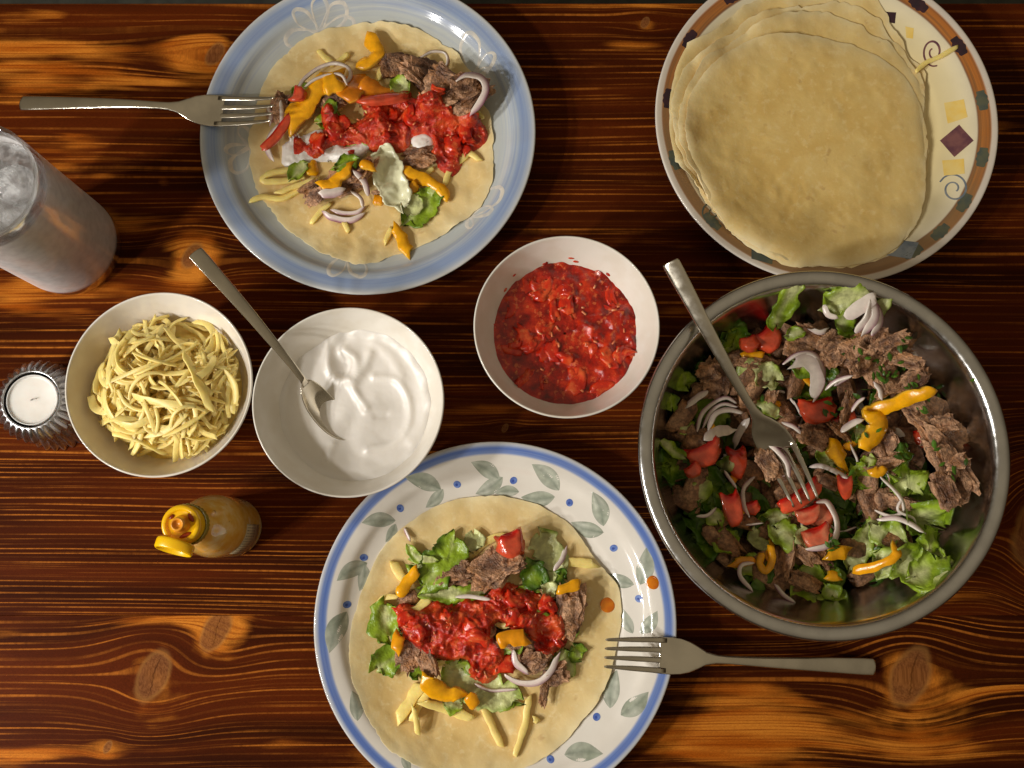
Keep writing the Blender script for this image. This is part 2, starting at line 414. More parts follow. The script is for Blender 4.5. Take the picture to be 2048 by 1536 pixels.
simple('cream', lin(236, 231, 224), None, 1.0, 0.34, bscale=2.5, bstr=0.12, sss=0.25, ssss=0.006, sssr=(1, .9, .75))

def steel(name, base, rough, bscale, bstr, stretch=1.0):
    k = N(name); co = k.obj(); x, y, z = k.xyz(co)
    n = k.noise(co, bscale * 100, 4.0, 0.6)
    sm = k.noise(co, 60, 3.0)
    return k.fin(k.mix(k.rng(sm, 0.3, 0.7), base, tuple(c * 0.86 for c in base)), k.rng(n, 0.25, 0.75, rough * 0.75, rough * 1.35), 1.0, k.bump(n, bstr, 0.0003))
steel('cutlery_steel', (0.68, 0.63, 0.53), 0.16, 1.2, 0.012)
steel('bowl_steel', (0.60, 0.59, 0.57), 0.2, 2.0, 0.05)
steel('pewter', (0.58, 0.58, 0.60), 0.28, 3.0, 0.1)
simple('near_black', lin(14, 13, 13), None, 1, 0.35)
simple('wax', lin(238, 234, 228), lin(230, 224, 216), 0.5, 0.35, bscale=0.8, bstr=0.2, sss=0.5, ssss=0.01, sssr=(1, .8, .7))
simple('wick', lin(190, 184, 176), lin(70, 66, 62), 6.0, 0.8)

def wet_glass():
    k = N('wet_glass'); co = k.obj(); x, y, z = k.xyz(co)
    n = k.noise(co, 260, 3.0); n2 = k.noise(co, 150, 4.0)
    fog = k.math('MULTIPLY', k.rng(n2, 0.25, 0.7, 0.8, 1.0), k.math('MULTIPLY', k.rng(z, 1.2, 1.9), k.rng(z, 13.0, 13.5, 1.0, 0.0)))
    fog = k.math('MULTIPLY', fog, k.rng(z, 1.5, 8.0, 0.60, 0.46))
    k.fin((0.97, 0.98, 0.98), k.math('ADD', k.math('MULTIPLY', fog, 0.12), 0.01), 0.0, k.bump(n, 0.12, 0.0004), trans=1.0, ior=1.45)
    d = k.add('ShaderNodeBsdfDiffuse'); d.inputs[0].default_value = (0.93, 0.92, 0.92, 1)
    tr = k.add('ShaderNodeBsdfTransparent'); tr.inputs[0].default_value = (0.97, 0.97, 0.97, 1)
    m0 = k.add('ShaderNodeMixShader'); m0.inputs[0].default_value = 0.35; k.l.new(k.b.outputs[0], m0.inputs[1]); k.l.new(tr.outputs[0], m0.inputs[2])
    mx = k.add('ShaderNodeMixShader'); k.l.new(fog, mx.inputs[0]); k.l.new(m0.outputs[0], mx.inputs[1]); k.l.new(d.outputs[0], mx.inputs[2]); k.l.new(mx.outputs[0], k.out.inputs[0])
def see_through(name, col, rough, tmix, milky, bscale, bstr):
    k = N(name); co = k.obj()
    k.fin(col, rough, 0.0, k.bump(k.noise(co, bscale * 100, 4.0), bstr, 0.003), trans=1.0, ior=1.33)
    tr = k.add('ShaderNodeBsdfTransparent'); d = k.add('ShaderNodeBsdfDiffuse'); d.inputs[0].default_value = (0.85, 0.86, 0.87, 1)
    m0 = k.add('ShaderNodeMixShader'); m0.inputs[0].default_value = tmix; k.l.new(k.b.outputs[0], m0.inputs[1]); k.l.new(tr.outputs[0], m0.inputs[2])
    m1 = k.add('ShaderNodeMixShader'); k.l.new(k.rng(k.noise(co, bscale * 60, 4.0), 0.3, 0.75, 0.0, milky), m1.inputs[0]); k.l.new(m0.outputs[0], m1.inputs[1]); k.l.new(d.outputs[0], m1.inputs[2]); k.l.new(m1.outputs[0], k.out.inputs[0])
see_through('ice_water', (0.96, 0.97, 0.97), 0.02, 0.5, 0.3, 1.6, 0.3)
see_through('ice', (0.95, 0.97, 0.98), 0.08, 0.45, 0.5, 2.5, 0.5)
wet_glass()
def sauce_bottle_mat():
    k = N('sauce_plastic'); co = k.obj()
    n = k.noise(co, 70, 4.0, 0.6)
    m = k.noise(co, 160, 3.0)
    c = k.ramp(n, [(0.3, lin(230, 168, 56)), (0.5, lin(238, 192, 98)), (0.7, lin(244, 224, 172))])
    c = k.mix(k.rng(m, 0.68, 0.74, 0.0, 0.6), c, lin(130, 70, 20))
    return k.fin(c, 0.08, 0.0, None, sss=0.2, ssss=0.006, sssr=(1, .6, .2), coat=0.8, coatr=0.03)
sauce_bottle_mat()
simple('cap_yellow', lin(240, 190, 10), lin(236, 180, 8), 1.0, 0.25, sss=0.15, ssss=0.004, sssr=(1, .7, .1))
simple('cap_spout', lin(234, 168, 60), lin(222, 140, 40), 2.0, 0.2)
simple('dried_sauce', lin(120, 40, 8), lin(170, 60, 10), 3.0, 0.2)
simple('clear_yellow', lin(150, 140, 60), None, 1.0, 0.15)
simple('orange_sauce', lin(226, 130, 14), lin(214, 110, 10), 2.0, 0.12, coat=0.4)
def label_mat():
    k = N('paper_label'); co = k.obj(); x, y, z = k.xyz(co)
    a = k.math('MULTIPLY', k.math('ARCTAN2', y, x), 2.6)
    row = k.math('PINGPONG', k.math('MULTIPLY', a, 4.2), 0.5)
    ln = k.rng(row, 0.24, 0.32)
    dash = k.rng(k.noise(k.comb(k.math('MULTIPLY', z, 7.0), k.math('FLOOR', k.math('MULTIPLY', a, 4.2)), 0.0), 1.0, 1.0), 0.44, 0.5)
    inz = k.math('MULTIPLY', k.rng(z, 2.1, 2.2), k.rng(z, 4.3, 4.4, 1.0, 0.0))
    f = k.math('MULTIPLY', k.math('MULTIPLY', ln, dash), inz)
    c = k.mix(k.math('MULTIPLY', f, 0.75), lin(196, 180, 146), lin(70, 58, 60))
    return k.fin(c, 0.4)
label_mat()
# ------------------------------------------------------------------ the table and the floor under its far edge
fl_v = [(-150, -120, -74), (150, -120, -74), (150, 160, -74), (-150, 160, -74)]
fl = mk('floor', fl_v, [[0, 1, 2, 3]], 'floor_mat'); fl['kind'] = 'structure'

def kn(px, py, r, hx=2.4, st=1.0, crack=True, bright=1.0):
    p = P(px, py); return (p[0], p[1], r, hx, st, crack, bright)
def pt(px, py, rx, ry, s):
    p = P(px, py); return (p[0], p[1], rx, ry, s)
edges = [P(1024, py)[1] for py in (7, 346, 792, 1231, 1640)]
edges.append(edges[-1] - 14)
PL = [
    ([kn(1290, 45, 0.5, 4.0, 0.9, False, 0.45), kn(430, 108, 1.0, 6.0, 1.2, False, 0.25)],
     [pt(395, 102, 2.4, 0.75, 1.2), pt(60, 30, 4.5, 0.8, 0.7), pt(90, 100, 7, 0.5, 0.7), pt(30, 135, 3, 0.4, 0.4), pt(150, 140, 18, 3.0, 0.22), pt(1180, 14, 12, 0.4, 0.7), pt(1280, 90, 4.0, 0.5, 0.6), pt(60, 300, 18, 3.5, 0.25)], 1.15),
    ([kn(384, 512, 1.1, 2.6, 1.0, False, 1.2)],
     [pt(205, 354, 1.8, 0.5, 0.75), pt(322, 362, 1.0, 0.6, 0.6), pt(330, 375, 0.9, 0.5, 0.4), pt(60, 600, 6, 1.6, 0.45), pt(250, 470, 8, 5, 0.25)], 1.35),
    ([kn(1010, 856, 0.35, 4.0, 0.9, False, 0.1), kn(2075, 1062, 2.6, 1.0, 1.3, False, 0.35)],
     [pt(235, 1000, 2.4, 0.45, 0.5), pt(60, 1000, 5, 0.6, 0.45), pt(60, 830, 14, 4, 0.12), pt(1000, 815, 5, 0.5, 0.3)], 1.9),
    ([kn(432, 1260, 1.5, 2.2, 0.9, True, 1.0), kn(306, 1352, 1.75, 2.2, 1.1, True, 1.0), kn(1822, 1352, 2.1, 2.2, 1.1, True, 1.1), kn(215, 1494, 0.45, 3.0, 0.9, False, 0.15)],
     [pt(60, 1505, 4.5, 0.6, 0.9), pt(200, 1492, 2.0, 0.6, 0.45), pt(360, 1258, 4, 0.7, 0.5), pt(1500, 1400, 8.5, 2.6, 0.6), pt(1480, 1480, 5, 2.5, 0.6), pt(1420, 1510, 3.0, 1.2, 0.4), pt(1950, 1250, 5, 1.2, 0.35), pt(1990, 1380, 5, 0.4, 0.6), pt(540, 1490, 3.5, 0.5, 0.25), pt(60, 1330, 9, 3, 0.22)], 1.45),
    ([], [], 1.5)]
table = empty('table', (0, edges[2], -4.0))
tag(table, 'dark brown burnt-wood table top with orange grain and knots under all the dishes', 'table')
for i in range(5):
    k_, p_, f_ = PL[i]
    wood('pine_%d' % i, 3.1 + 11.7 * i, k_, p_, f_)
    y1, y0 = edges[i] - 0.004, edges[i + 1] + 0.004
    b = 0.025; zb, zt = -3.6, 0.0
    xs = (-72.0, 72.0); sec = [(y0, zb), (y0, zt - b), (y0 + b * 0.4, zt - b * 0.3), (y0 + b, zt), (y1 - b, zt), (y1 - b * 0.4, zt - b * 0.3), (y1, zt - b), (y1, zb)]
    V = [(x, yy, zz) for x in xs for (yy, zz) in sec]; n = len(sec)
    F = [[j, (j + 1) % n, n + (j + 1) % n, n + j] for j in range(n)] + [list(range(n))[::-1], list(range(n, 2 * n))]
    mk('plank', V, F, 'pine_%d' % i, table, smooth=False)

# ------------------------------------------------------------------ plates
def plate_fn(R, rim_z=2.5, well=8.5, base=0.75):
    rr = np.array([0, well * 0.6, well, well + 1.1, well + 2.2, R - 1.6, R - 0.35, R - 0.1]); zz = np.array([base, base, base + 0.05, base + 0.42, base + 0.86, rim_z - 0.36, rim_z - 0.03, rim_z])
    q = spline(np.stack([rr, zz], 1), 400)
    return lambda r: np.interp(r, q[:, 0], q[:, 1])
def make_plate(name, px, py, R, mat, label, rim_z=2.5):
    c = P(px, py, rim_z)[:2]; fn = plate_fn(R, rim_z)
    r = np.concatenate([np.linspace(0.01, 7, 12), np.linspace(7.2, R - 0.15, 50)])
    top = [(a, float(fn(a))) for a in r]
    rim = [(R - 0.06, rim_z + 0.005), (R, rim_z - 0.05), (R + 0.005, rim_z - 0.13), (R - 0.05, rim_z - 0.22)]
    under = [(R - 0.5, rim_z - 0.45), (R - 2.2, rim_z - 0.9), (9.8, 0.85), (8.6, 0.42), (8.2, 0.05), (8.0, 0.0), (7.7, 0.05), (7.5, 0.3), (0.01, 0.32)]
    V, F = lathe(top + rim + under, 160, c, 0.0)
    o = mk(name, V, F, mat, loc=(c[0], c[1], 0)); tag(o, label, 'plate', 'dinner plates')
    return o, c, fn
blue_plate, BP, blue_fn = make_plate('dinner_plate', 735.5, 262, 13.0, 'blue_glaze', 'blue glazed plate with white loop flowers, under the taco near the water glass')
leaf_plate, LP_, leaf_fn = make_plate('dinner_plate', 990.5, 1245, 13.0, 'leaf_glaze', 'white plate with blue rim, grey-green painted leaves and blue berries')
sun_plate, SP, sun_fn = make_plate('dinner_plate', 1653.5, 235, 13.3, 'sun_glaze', 'cream and yellow plate with orange-brown rim, painted squares and spirals, under the tortilla stack')

def surf(c, fn, px, py):
    z = 2.0
    for _ in range(6):
        p = P(px, py, z); z = float(fn(math.hypot(p[0] - c[0], p[1] - c[1])))
    return P(px, py, z)[:2]
def ribbon(c, fn, pts, w, lift=0.012, closed=False, n=None, wf=None):
    n = n or max(8, int(plen(pts) / 0.12))
    q = spline(pts, n, closed); t = np.gradient(q, axis=0); 
    if closed: t = np.roll(q, -1, 0) - np.roll(q, 1, 0)
    t /= np.linalg.norm(t, axis=1)[:, None] + 1e-9; nn = np.stack([-t[:, 1], t[:, 0]], 1)
    ww = np.full(n, w / 2.0)
    if wf is not None: ww = ww * wf(np.linspace(0, 1, n))
    V = []
    for k, a in enumerate((-1, -0.5, 0, 0.5, 1)):
        xy = q + nn * (ww * a)[:, None]
        z = fn(np.hypot(xy[:, 0] - c[0], xy[:, 1] - c[1])) + lift * (1 if abs(a) < 0.9 else 0.25)
        V.append(np.column_stack([xy, z]))
    V = np.stack(V, 1).reshape(-1, 3)
    return V, grid_faces(n, 5, closed_u=closed, flip=True)
def up_faces(V, F):
    V = np.asarray(V); f = F[len(F) // 2]; a, b, c_ = V[f[0]], V[f[1]], V[f[2]]
    return F if np.cross(b - a, c_ - a)[2] > 0 else [g[::-1] for g in F]

# loop flowers on the blue plate: base point, then loop tips (pixels)
flowers = [((640, 66), [(588, 22), (640, -8), (690, 10), (708, 44), (572, 84)]),
           ((948, 152), [(936, 66), (988, 108), (976, 138)]),
           ((940, 432), [(1002, 376), (940, 456), (984, 416)]),
           ((695, 505), [(662, 550), (726, 552)]),
           ((500, 292), [(452, 302), (482, 252), (468, 344)])]
for base, tips in flowers:
    b = surf(BP, blue_fn, *base)
    for tp in tips:
        e = surf(BP, blue_fn, *tp); d = e - b; L = np.linalg.norm(d); d /= L; nn = np.array([-d[1], d[0]])
        w = 0.24 * L
        loop = [b, b + d * L * 0.35 + nn * w * 0.7, b + d * L * 0.72 + nn * w, b + d * L * 0.96 + nn * w * 0.45, e, b + d * L * 0.94 - nn * w * 0.5, b + d * L * 0.68 - nn * w, b + d * L * 0.3 - nn * w * 0.65]
        V, F = ribbon(BP, blue_fn, loop, 0.30, closed=True, n=56, wf=lambda t: 0.75 + 0.3 * np.sin(9 * t + L))
        mk('painted_petal', V, up_faces(V, F), 'loop_paint', blue_plate)
ZX = lambda x0, y0, s: (lambda x, y: (x0 + s * x, y0 + s * y))
z4 = ZX(600, 870, 0.4336)
leaves = [(920, 205, 790, 125), (935, 195, 810, 272), (1195, 255, 1070, 135), (1175, 285, 1020, 287), (650, 250, 485, 195), (660, 250, 580, 335), (1400, 420, 1350, 262), (1400, 450, 1250, 403),
          (440, 395, 285, 405), (440, 410, 395, 495), (310, 590, 170, 672), (300, 600, 275, 720), (1570, 690, 1597, 520), (1540, 690, 1415, 640), (215, 815, 135, 1005), (1535, 915, 1492, 805), (1570, 915, 1648, 812),
          (1430, 1260, 1462, 1085), (1480, 1292, 1607, 1185), (1220, 1475, 1397, 1470), (265, 1318, 240, 1180), (470, 1480, 505, 1560), (1010, 262, 900, 268)]
for i, (ax, ay, bx, by) in enumerate(leaves):
    a = surf(LP_, leaf_fn, *z4(ax, ay)); b = surf(LP_, leaf_fn, *z4(bx, by)); L = np.linalg.norm(b - a)
    bend = np.array([-(b - a)[1], (b - a)[0]]) * 0.06 * (1 if i % 2 else -1)
    V, F = ribbon(LP_, leaf_fn, [a, (a + b) / 2 + bend, b], 0.46 * L, n=22, wf=lambda t: np.clip(np.sin(np.pi * np.clip(t, 0.0, 1.0) ** 0.85), 0.02, 1) ** 0.9)
    t = np.repeat(np.linspace(0, 1, 22), 5); e = np.tile(np.array([1, .35, 0, .35, 1.0]), 22)
    st = 0.5 + 0.5 * vnoise(t * 3 + i * 7, e * 4 + np.tile([0, 1, 2, 3, 4], 22) * 1.7)
    c1 = np.array(lin(152, 160, 142)); c2 = np.array(lin(200, 203, 190)); c3 = np.array(lin(118, 130, 116))
    cc = c1 + (c2 - c1) * st[:, None]; cc = cc + (c3 - cc) * (np.where(e == 0, 0.65, np.where(e == 1, 0.3, 0)) * (1 - 0.5 * t))[:, None]
    mk('painted_leaf', V, up_faces(V, F), 'leaf_paint', leaf_plate, cols=cc)
def disc(c, fn, xy, r, lift=0.014):
    V = [(xy[0], xy[1], float(fn(np.hypot(*(xy - c)))) + lift * 1.2)]
    for k in range(20):
        a = 2 * math.pi * k / 20; rr = r * (1 + 0.05 * math.sin(2 * a + xy[0])); p = xy + rr * np.array([math.cos(a), math.sin(a)]); V.append((p[0], p[1], float(fn(np.hypot(*(p - c)))) + lift))
    return np.array(V), [[0, 1 + k, 1 + (k + 1) % 20] for k in range(20)]
for bx, by in [(985, 210), (725, 228), (1243, 312), (463, 338), (1447, 522), (1563, 755), (295, 565), (218, 782), (1368, 1300), (1155, 1495), (610, 1530)]:
    xy = surf(LP_, leaf_fn, *z4(bx, by)); V, F = disc(LP_, leaf_fn, xy, 0.27); o = mk('painted_berry', V, F, 'berry_paint', leaf_plate)
    V, F = disc(LP_, leaf_fn, xy + np.array([-0.04, -0.03]), 0.10, 0.022); mk('berry_center', V, F, 'berry_dark', o)
# squares, spirals and dark rim strokes of the yellow plate
z2 = ZX(1280, 0, 0.3776)
def quad(c, fn, pts, lift=0.012, k=7):
    a, b, d, e = [surf(c, fn, *z2(*p)) for p in pts]; V = []
    for i in range(k):
        for j in range(k):
            u, v = i / (k - 1), j / (k - 1); p = (a * (1 - u) + b * u) * (1 - v) + (e * (1 - u) + d * u) * v
            V.append((p[0], p[1], float(fn(np.hypot(*(p - c)))) + lift))
    return np.array(V), grid_faces(k, k)
for pts, m in [([(1690, 660), (1767, 745), (1665, 832), (1588, 745)], 'plum_paint'), ([(1610, 545), (1715, 525), (1735, 620), (1630, 655)], 'wash_yellow'), ([(1600, 850), (1715, 840), (1720, 920), (1610, 930)], 'wash_yellow'),
               ([(1405, 140), (1450, 150), (1445, 205), (1410, 200)], 'wash_yellow'), ([(1375, 1272), (1477, 1285), (1435, 1372), (1305, 1352)], 'slate_paint'), ([(1300, 62), (1357, 66), (1350, 125), (1285, 110)], 'dark_plum'), ([(590, 1300), (705, 1345), (700, 1400), (590, 1370)], 'moss_paint')]:
    V, F = quad(SP, sun_fn, pts); mk('painted_square', V, up_faces(V, F), m, sun_plate)
for (cx, cy, r0, turns, ph, m, sx) in [(1553, 275, 78, 1.5, 1.2, 'plum_paint', 0.75), (1662, 1000, 82, 1.55, 3.6, 'slate_paint', 1.0), (385, 1120, 60, 1.3, 2.0, 'moss_paint', 1.0)]:
    pts = []
    for k in range(24):
        t = k / 23; a = ph + t * turns * 2 * math.pi; r = r0 * (1 - 0.78 * t)
        pts.append(surf(SP, sun_fn, *z2(cx + sx * r * math.cos(a), cy + r * math.sin(a))))
    V, F = ribbon(SP, sun_fn, pts, 0.14, n=90, wf=lambda t: 1.1 - 0.5 * np.abs(t - 0.5)); mk('painted_spiral', V, up_faces(V, F), m, sun_plate)
for i, (sx, sy) in enumerate([(505, 0), (265, 210), (125, 520), (140, 860), (340, 1210), (1445, 60), (1680, 250), (1836, 530), (1858, 845), (1775, 1110), (1645, 1285), (1490, 1405)]):
    p = P(*z2(sx, sy), 2.3)[:2] - SP; a0 = math.atan2(p[1], p[0]); arc = 0.13
    pts = [SP + 12.35 * np.array([math.cos(a0 + d), math.sin(a0 + d)]) for d in np.linspace(-arc / 2, arc / 2, 5)]
    V, F = ribbon(SP, sun_fn, pts, 0.85, n=16, wf=lambda t: 0.55 + 0.45 * np.sin(np.pi * t) + 0.1 * np.sin(21 * t))
    mk('painted_stroke', V, up_faces(V, F), 'dark_plum' if i in (0, 1, 2, 5, 6) else 'moss_paint', sun_plate)

# ------------------------------------------------------------------ the three white bowls and the steel salad bowl
BZ = 6.3
bowl_in = spline([(0.01, 0.75), (1.6, 0.78), (3.0, 1.15), (4.2, 2.05), (5.25, 3.6), (5.95, 5.0), (6.45, 6.15)], 60)
def bowl_fn(r): return np.interp(r, bowl_in[:, 0], bowl_in[:, 1])
def white_bowl(px, py, R, label):
    c = P(px, py, BZ)[:2]; k = R / 6.62
    out = [(6.50, 6.27), (6.56, 6.30), (6.62, 6.26), (6.64, 6.18), (6.55, 5.9), (6.1, 4.8), (5.45, 3.4), (4.5, 1.9), (3.6, 0.9), (3.2, 0.5), (3.15, 0.08), (3.05, 0.0), (2.8, 0.02), (2.7, 0.3), (0.01, 0.34)]
    prof = [tuple(p) for p in bowl_in] + out
    V, F = lathe([(a * k, b) for a, b in prof], 128, c)
    return tag(mk('bowl', V, F, 'white_ceramic', loc=(c[0], c[1], 0)), label, 'bowl', 'white ceramic bowls'), c, k
cheese_bowl, CB, ck = white_bowl(317, 767, 6.60, 'white round bowl holding grated cheese, beside the tealight holder')
cream_bowl, YB, yk = white_bowl(696, 802, 6.74, 'white round bowl of sour cream with a spoon in it')
salsa_bowl, RB, rk = white_bowl(1133.5, 651, 6.62, 'white round bowl full of red tomato salsa')

SZ = 8.8
SB = P(1650.5, 901, SZ)[:2]
s_in = spline([(0.01, 0.25), (5.5, 0.27), (7.2, 0.7), (8.8, 2.0), (10.1, 4.2), (10.9, 6.4), (11.35, 8.1), (11.5, 8.5)], 70)
def sbowl_fn(r): return np.interp(r, s_in[:, 0], s_in[:, 1])
lip = [(11.62, 8.66), (11.8, 8.76), (12.1, 8.80), (12.38, 8.74), (12.52, 8.62), (12.55, 8.48), (12.46, 8.38), (12.3, 8.40), (11.75, 8.42), (11.6, 8.2), (11.45, 7.6), (11.0, 6.3), (10.2, 4.1), (8.9, 1.85), (7.3, 0.5), (5.5, 0.05), (4.0, 0.0), (0.01, 0.02)]
V, F = lathe([tuple(p) for p in s_in] + lip, 192, SB)
salad_bowl = tag(mk('salad_bowl', V, F, 'bowl_steel', loc=(SB[0], SB[1], 0)), 'large stainless steel bowl with rolled rim, full of meat salad', 'bowl')
# ------------------------------------------------------------------ cutlery
def sweep(stations, K=12, e=0.55):
    """stations: (s, halfwidth, halfthick, z, side) -> closed lofted bar in (s, side, z)"""
    V = []
    for (s, w, t, z, sd) in stations:
        for k in range(K):
            a = 2 * math.pi * k / K; ca, sa = math.cos(a), math.sin(a)
            V.append((s, sd + w * math.copysign(abs(ca) ** e, ca), z + t * math.copysign(abs(sa) ** e, sa)))
    n = len(stations); F = []
    for i in range(n - 1):
        for k in range(K):
            F.append([i * K + k, i * K + (k + 1) % K, (i + 1) * K + (k + 1) % K, (i + 1) * K + k])
    F.append(list(range(K))[::-1]); F.append([(n - 1) * K + k for k in range(K)])
    return np.array(V), F
FZ = np.array([(0, .80), (1, .50), (2.2, .25), (3.6, .06), (4.6, .02), (5.6, .12), (6.6, .40), (7.6, .62), (9, .74), (12, .78), (16, .50), (20, .15)])
fz_s = spline(FZ, 300)
def fprof(s):
    z = np.interp(s, fz_s[:, 0], fz_s[:, 1]); return z - (0.80 + (0.15 - 0.80) * np.asarray(s) / 20.0)
def frame(tip, end, roll=0.0):
    d = end - tip; L = np.linalg.norm(d); ex = d / L; side = np.cross((0, 0, 1), ex); side /= np.linalg.norm(side); up = np.cross(ex, side)
    c, s = math.cos(roll), math.sin(roll); side, up = side * c + up * s, up * c - side * s
    return lambda V: tip + V[:, :1] * ex * (L / 20.0) + V[:, 1:2] * side + V[:, 2:3] * up
def make_fork(tip, end, label, roll=0.0):
    fr = frame(np.array(tip), np.array(end), roll)
    st = []
    for s, w in ((20, .30), (19.95, .56), (19.8, .62), (19, .62), (16, .53), (13, .44), (10.5, .36), (8.8, .31), (8.0, .33), (7.3, .48), (6.8, .78), (6.2, 1.08), (5.6, 1.24), (5.0, 1.30), (4.35, 1.29), (4.2, 1.27), (4.12, 1.2)):
        bowl = 0.13 if s > 7 else 0.085 if s > 4.3 else 0.055 if s > 4.15 else 0.015
        st.append((s, w, bowl, float(fprof(s)), 0.0))
    V, F = sweep(st[::-1], 20, 0.82)
    m = V[:, 0] < 7.0; V[m, 2] += 0.16 * (V[m, 1] / 1.3) ** 2 * sstep(7.2, 5.5, V[m, 0])
    root = mk('fork', fr(V), F, 'cutlery_steel', loc=tip); tag(root, label, 'fork', 'table forks')
    for j in range(4):
        y0 = (-1.5 + j) * 0.70; st = []
        for s in (4.6, 4.2, 3.6, 2.8, 2.0, 1.2, 0.6, 0.25, 0.05):
            w = 0.225 if s > 3.8 else 0.20 * (0.5 + 0.5 * min(1, s / 2.4)); w = max(w, 0.09) if s > 0.1 else 0.05
            yy = y0 * (0.84 + 0.16 * s / 4.6) * 1.03
            st.append((s, w, 0.075 - 0.02 * (1 - s / 4.6), float(fprof(s)) + 0.16 * (yy / 1.3) ** 2, yy))
        V, F = sweep(st[::-1], 10, 0.7); mk('tine', fr(V), F[:], 'cutlery_steel', root)
    return root
make_fork(P(1208, 1306, 4.0), P(1750, 1334, 0.28), 'steel fork resting on the rim of the leaf-painted plate')
make_fork(P(548, 219, 4.1), P(41, 206, 0.28), 'steel fork lying across the edge of the blue plate beside the glass')
salad_fork = make_fork(P(1612, 1006, 6.0), P(1340, 523, 11.4), 'steel serving fork standing in the salad, leaning on the steel bowl rim', roll=-0.6)

# spoon
SPZ = spline([(0, .55), (1.5, .20), (3, .06), (4.6, .18), (6, .52), (7.2, .75), (9, .82), (13, .8), (17, .5), (20, .15)], 300)
def sp_prof(s):
    z = np.interp(s, SPZ[:, 0], SPZ[:, 1]); return z - (0.55 + (0.15 - 0.55) * np.asarray(s) / 20.0)
fr = frame(P(700, 876, 3.25), P(389, 503, 9.6), roll=0.4)
st = [(s, w, 0.09, float(sp_prof(s)), 0.0) for s, w in ((20, .30), (19.95, .52), (19.8, .58), (19, .58), (16, .50), (13, .42), (10, .34), (8, .27), (6.6, .24), (5.9, .30))]
V, F = sweep(st[::-1], 20, 0.82)
spoon = tag(mk('spoon', fr(V), F, 'cutlery_steel', loc=P(700, 876, 3.15)), 'steel spoon standing in the bowl of sour cream', 'spoon')
nu, nv = 30, 17; X = np.zeros((nu, nv)); Y = X.copy(); Zt = X.copy()
for i in range(nu):
    s = 6.2 * i / (nu - 1) * 0.995 + 0.01; u = s / 6.2
    hw = 1.1 * (max(1e-4, 1 - abs((u - 0.46) / (0.462 if u < 0.46 else 0.56)) ** 2.3)) ** 0.5; hw = max(hw, 0.24 if u > 0.8 else 0.02)
    for j in range(nv):
        v = -1 + 2 * j / (nv - 1); X[i, j] = s; Y[i, j] = v * hw; dep = 0.62 * (1 - ((u - 0.46) / 0.58) ** 2 if abs(u - 0.46) < 0.58 else 0)
        Zt[i, j] = float(sp_prof(s)) - dep * (1 - v * v) + 0.08
V, F = shell(X, Y, Zt, Zt - 0.11); mk('spoon_bowl', fr(V), F, 'cutlery_steel', spoon)

# ------------------------------------------------------------------ glass of iced water
g0 = P(134, 503, 0.0)[:2]; g1 = P(-31, 357, 14.5)[:2]; GC = g0 * 0.55 + g1 * 0.45
GR = 4.05
prof = [(0.01, 1.15), (2.4, 1.17), (3.3, 1.35), (3.68, 1.8), (3.74, 4), (3.76, 9), (3.80, 14.2), (3.86, 14.46), (3.95, 14.5), (4.03, 14.44), (4.05, 14.2), (4.0, 9), (3.98, 4), (3.96, 1.2), (3.92, 0.45), (3.78, 0.1), (3.5, 0.0), (2.6, 0.04), (2.2, 0.16), (0.01, 0.2)]
V, F = lathe(prof, 128, GC, smooth_n=110)
glass = tag(mk('water_glass', V, F, 'wet_glass', loc=(GC[0], GC[1], 0)), 'tall misted glass of iced water beside the blue plate', 'glass')
prof = [(0.01, 12.3), (2.2, 12.3), (3.4, 12.3), (3.70, 12.42), (3.735, 12.2), (3.725, 9), (3.705, 4), (3.62, 1.9), (3.25, 1.42), (2.4, 1.24), (0.01, 1.22)]
V, F = lathe(prof, 96, GC); V[:, 2] += np.where(V[:, 2] > 12.1, 0.10 * fbm(V[:, 0] * 0.9, V[:, 1] * 0.9), 0)
mk('water', V, F, 'ice_water', glass)
for i, (dx, dy, z, a, b, sz) in enumerate([(1.2, 0.9, 11.5, 0.4, 0.3, 1.15), (-1.3, -0.6, 11.3, 1.2, -0.4, 1.2), (0.9, -1.7, 10.7, 2.2, 0.5, 1.05), (-0.8, 1.9, 11.4, 2.9, 0.2, 1.0), (1.2, 0.2, 8.6, 0.9, 0.6, 1.2), (-1.2, -0.9, 7.6, 1.9, 0.2, 1.15), (0.4, 1.3, 5.8, 0.2, 0.8, 1.2), (-0.3, -1.2, 4.2, 1.1, 0.4, 1.1)]):
    V, F = ico(3); V = np.sign(V) * np.abs(V) ** 0.5 * sz; V *= (1 + 0.05 * fbm(V[:, 0] * 2 + i * 5, V[:, 1] * 2, V[:, 2] * 2))[:, None]
    ca, sa, cb, sb = math.cos(a), math.sin(a), math.cos(b), math.sin(b)
    V = V @ np.array([[ca, -sa, 0], [sa, ca, 0], [0, 0, 1]]).T @ np.array([[1, 0, 0], [0, cb, -sb], [0, sb, cb]]).T
    o = mk('ice_cube', V + np.array([GC[0] + dx, GC[1] + dy, z + 0.25]), F, 'ice'); tag(o, 'clouded ice cube floating in the glass of water', 'ice cube', 'ice cubes in the water glass')

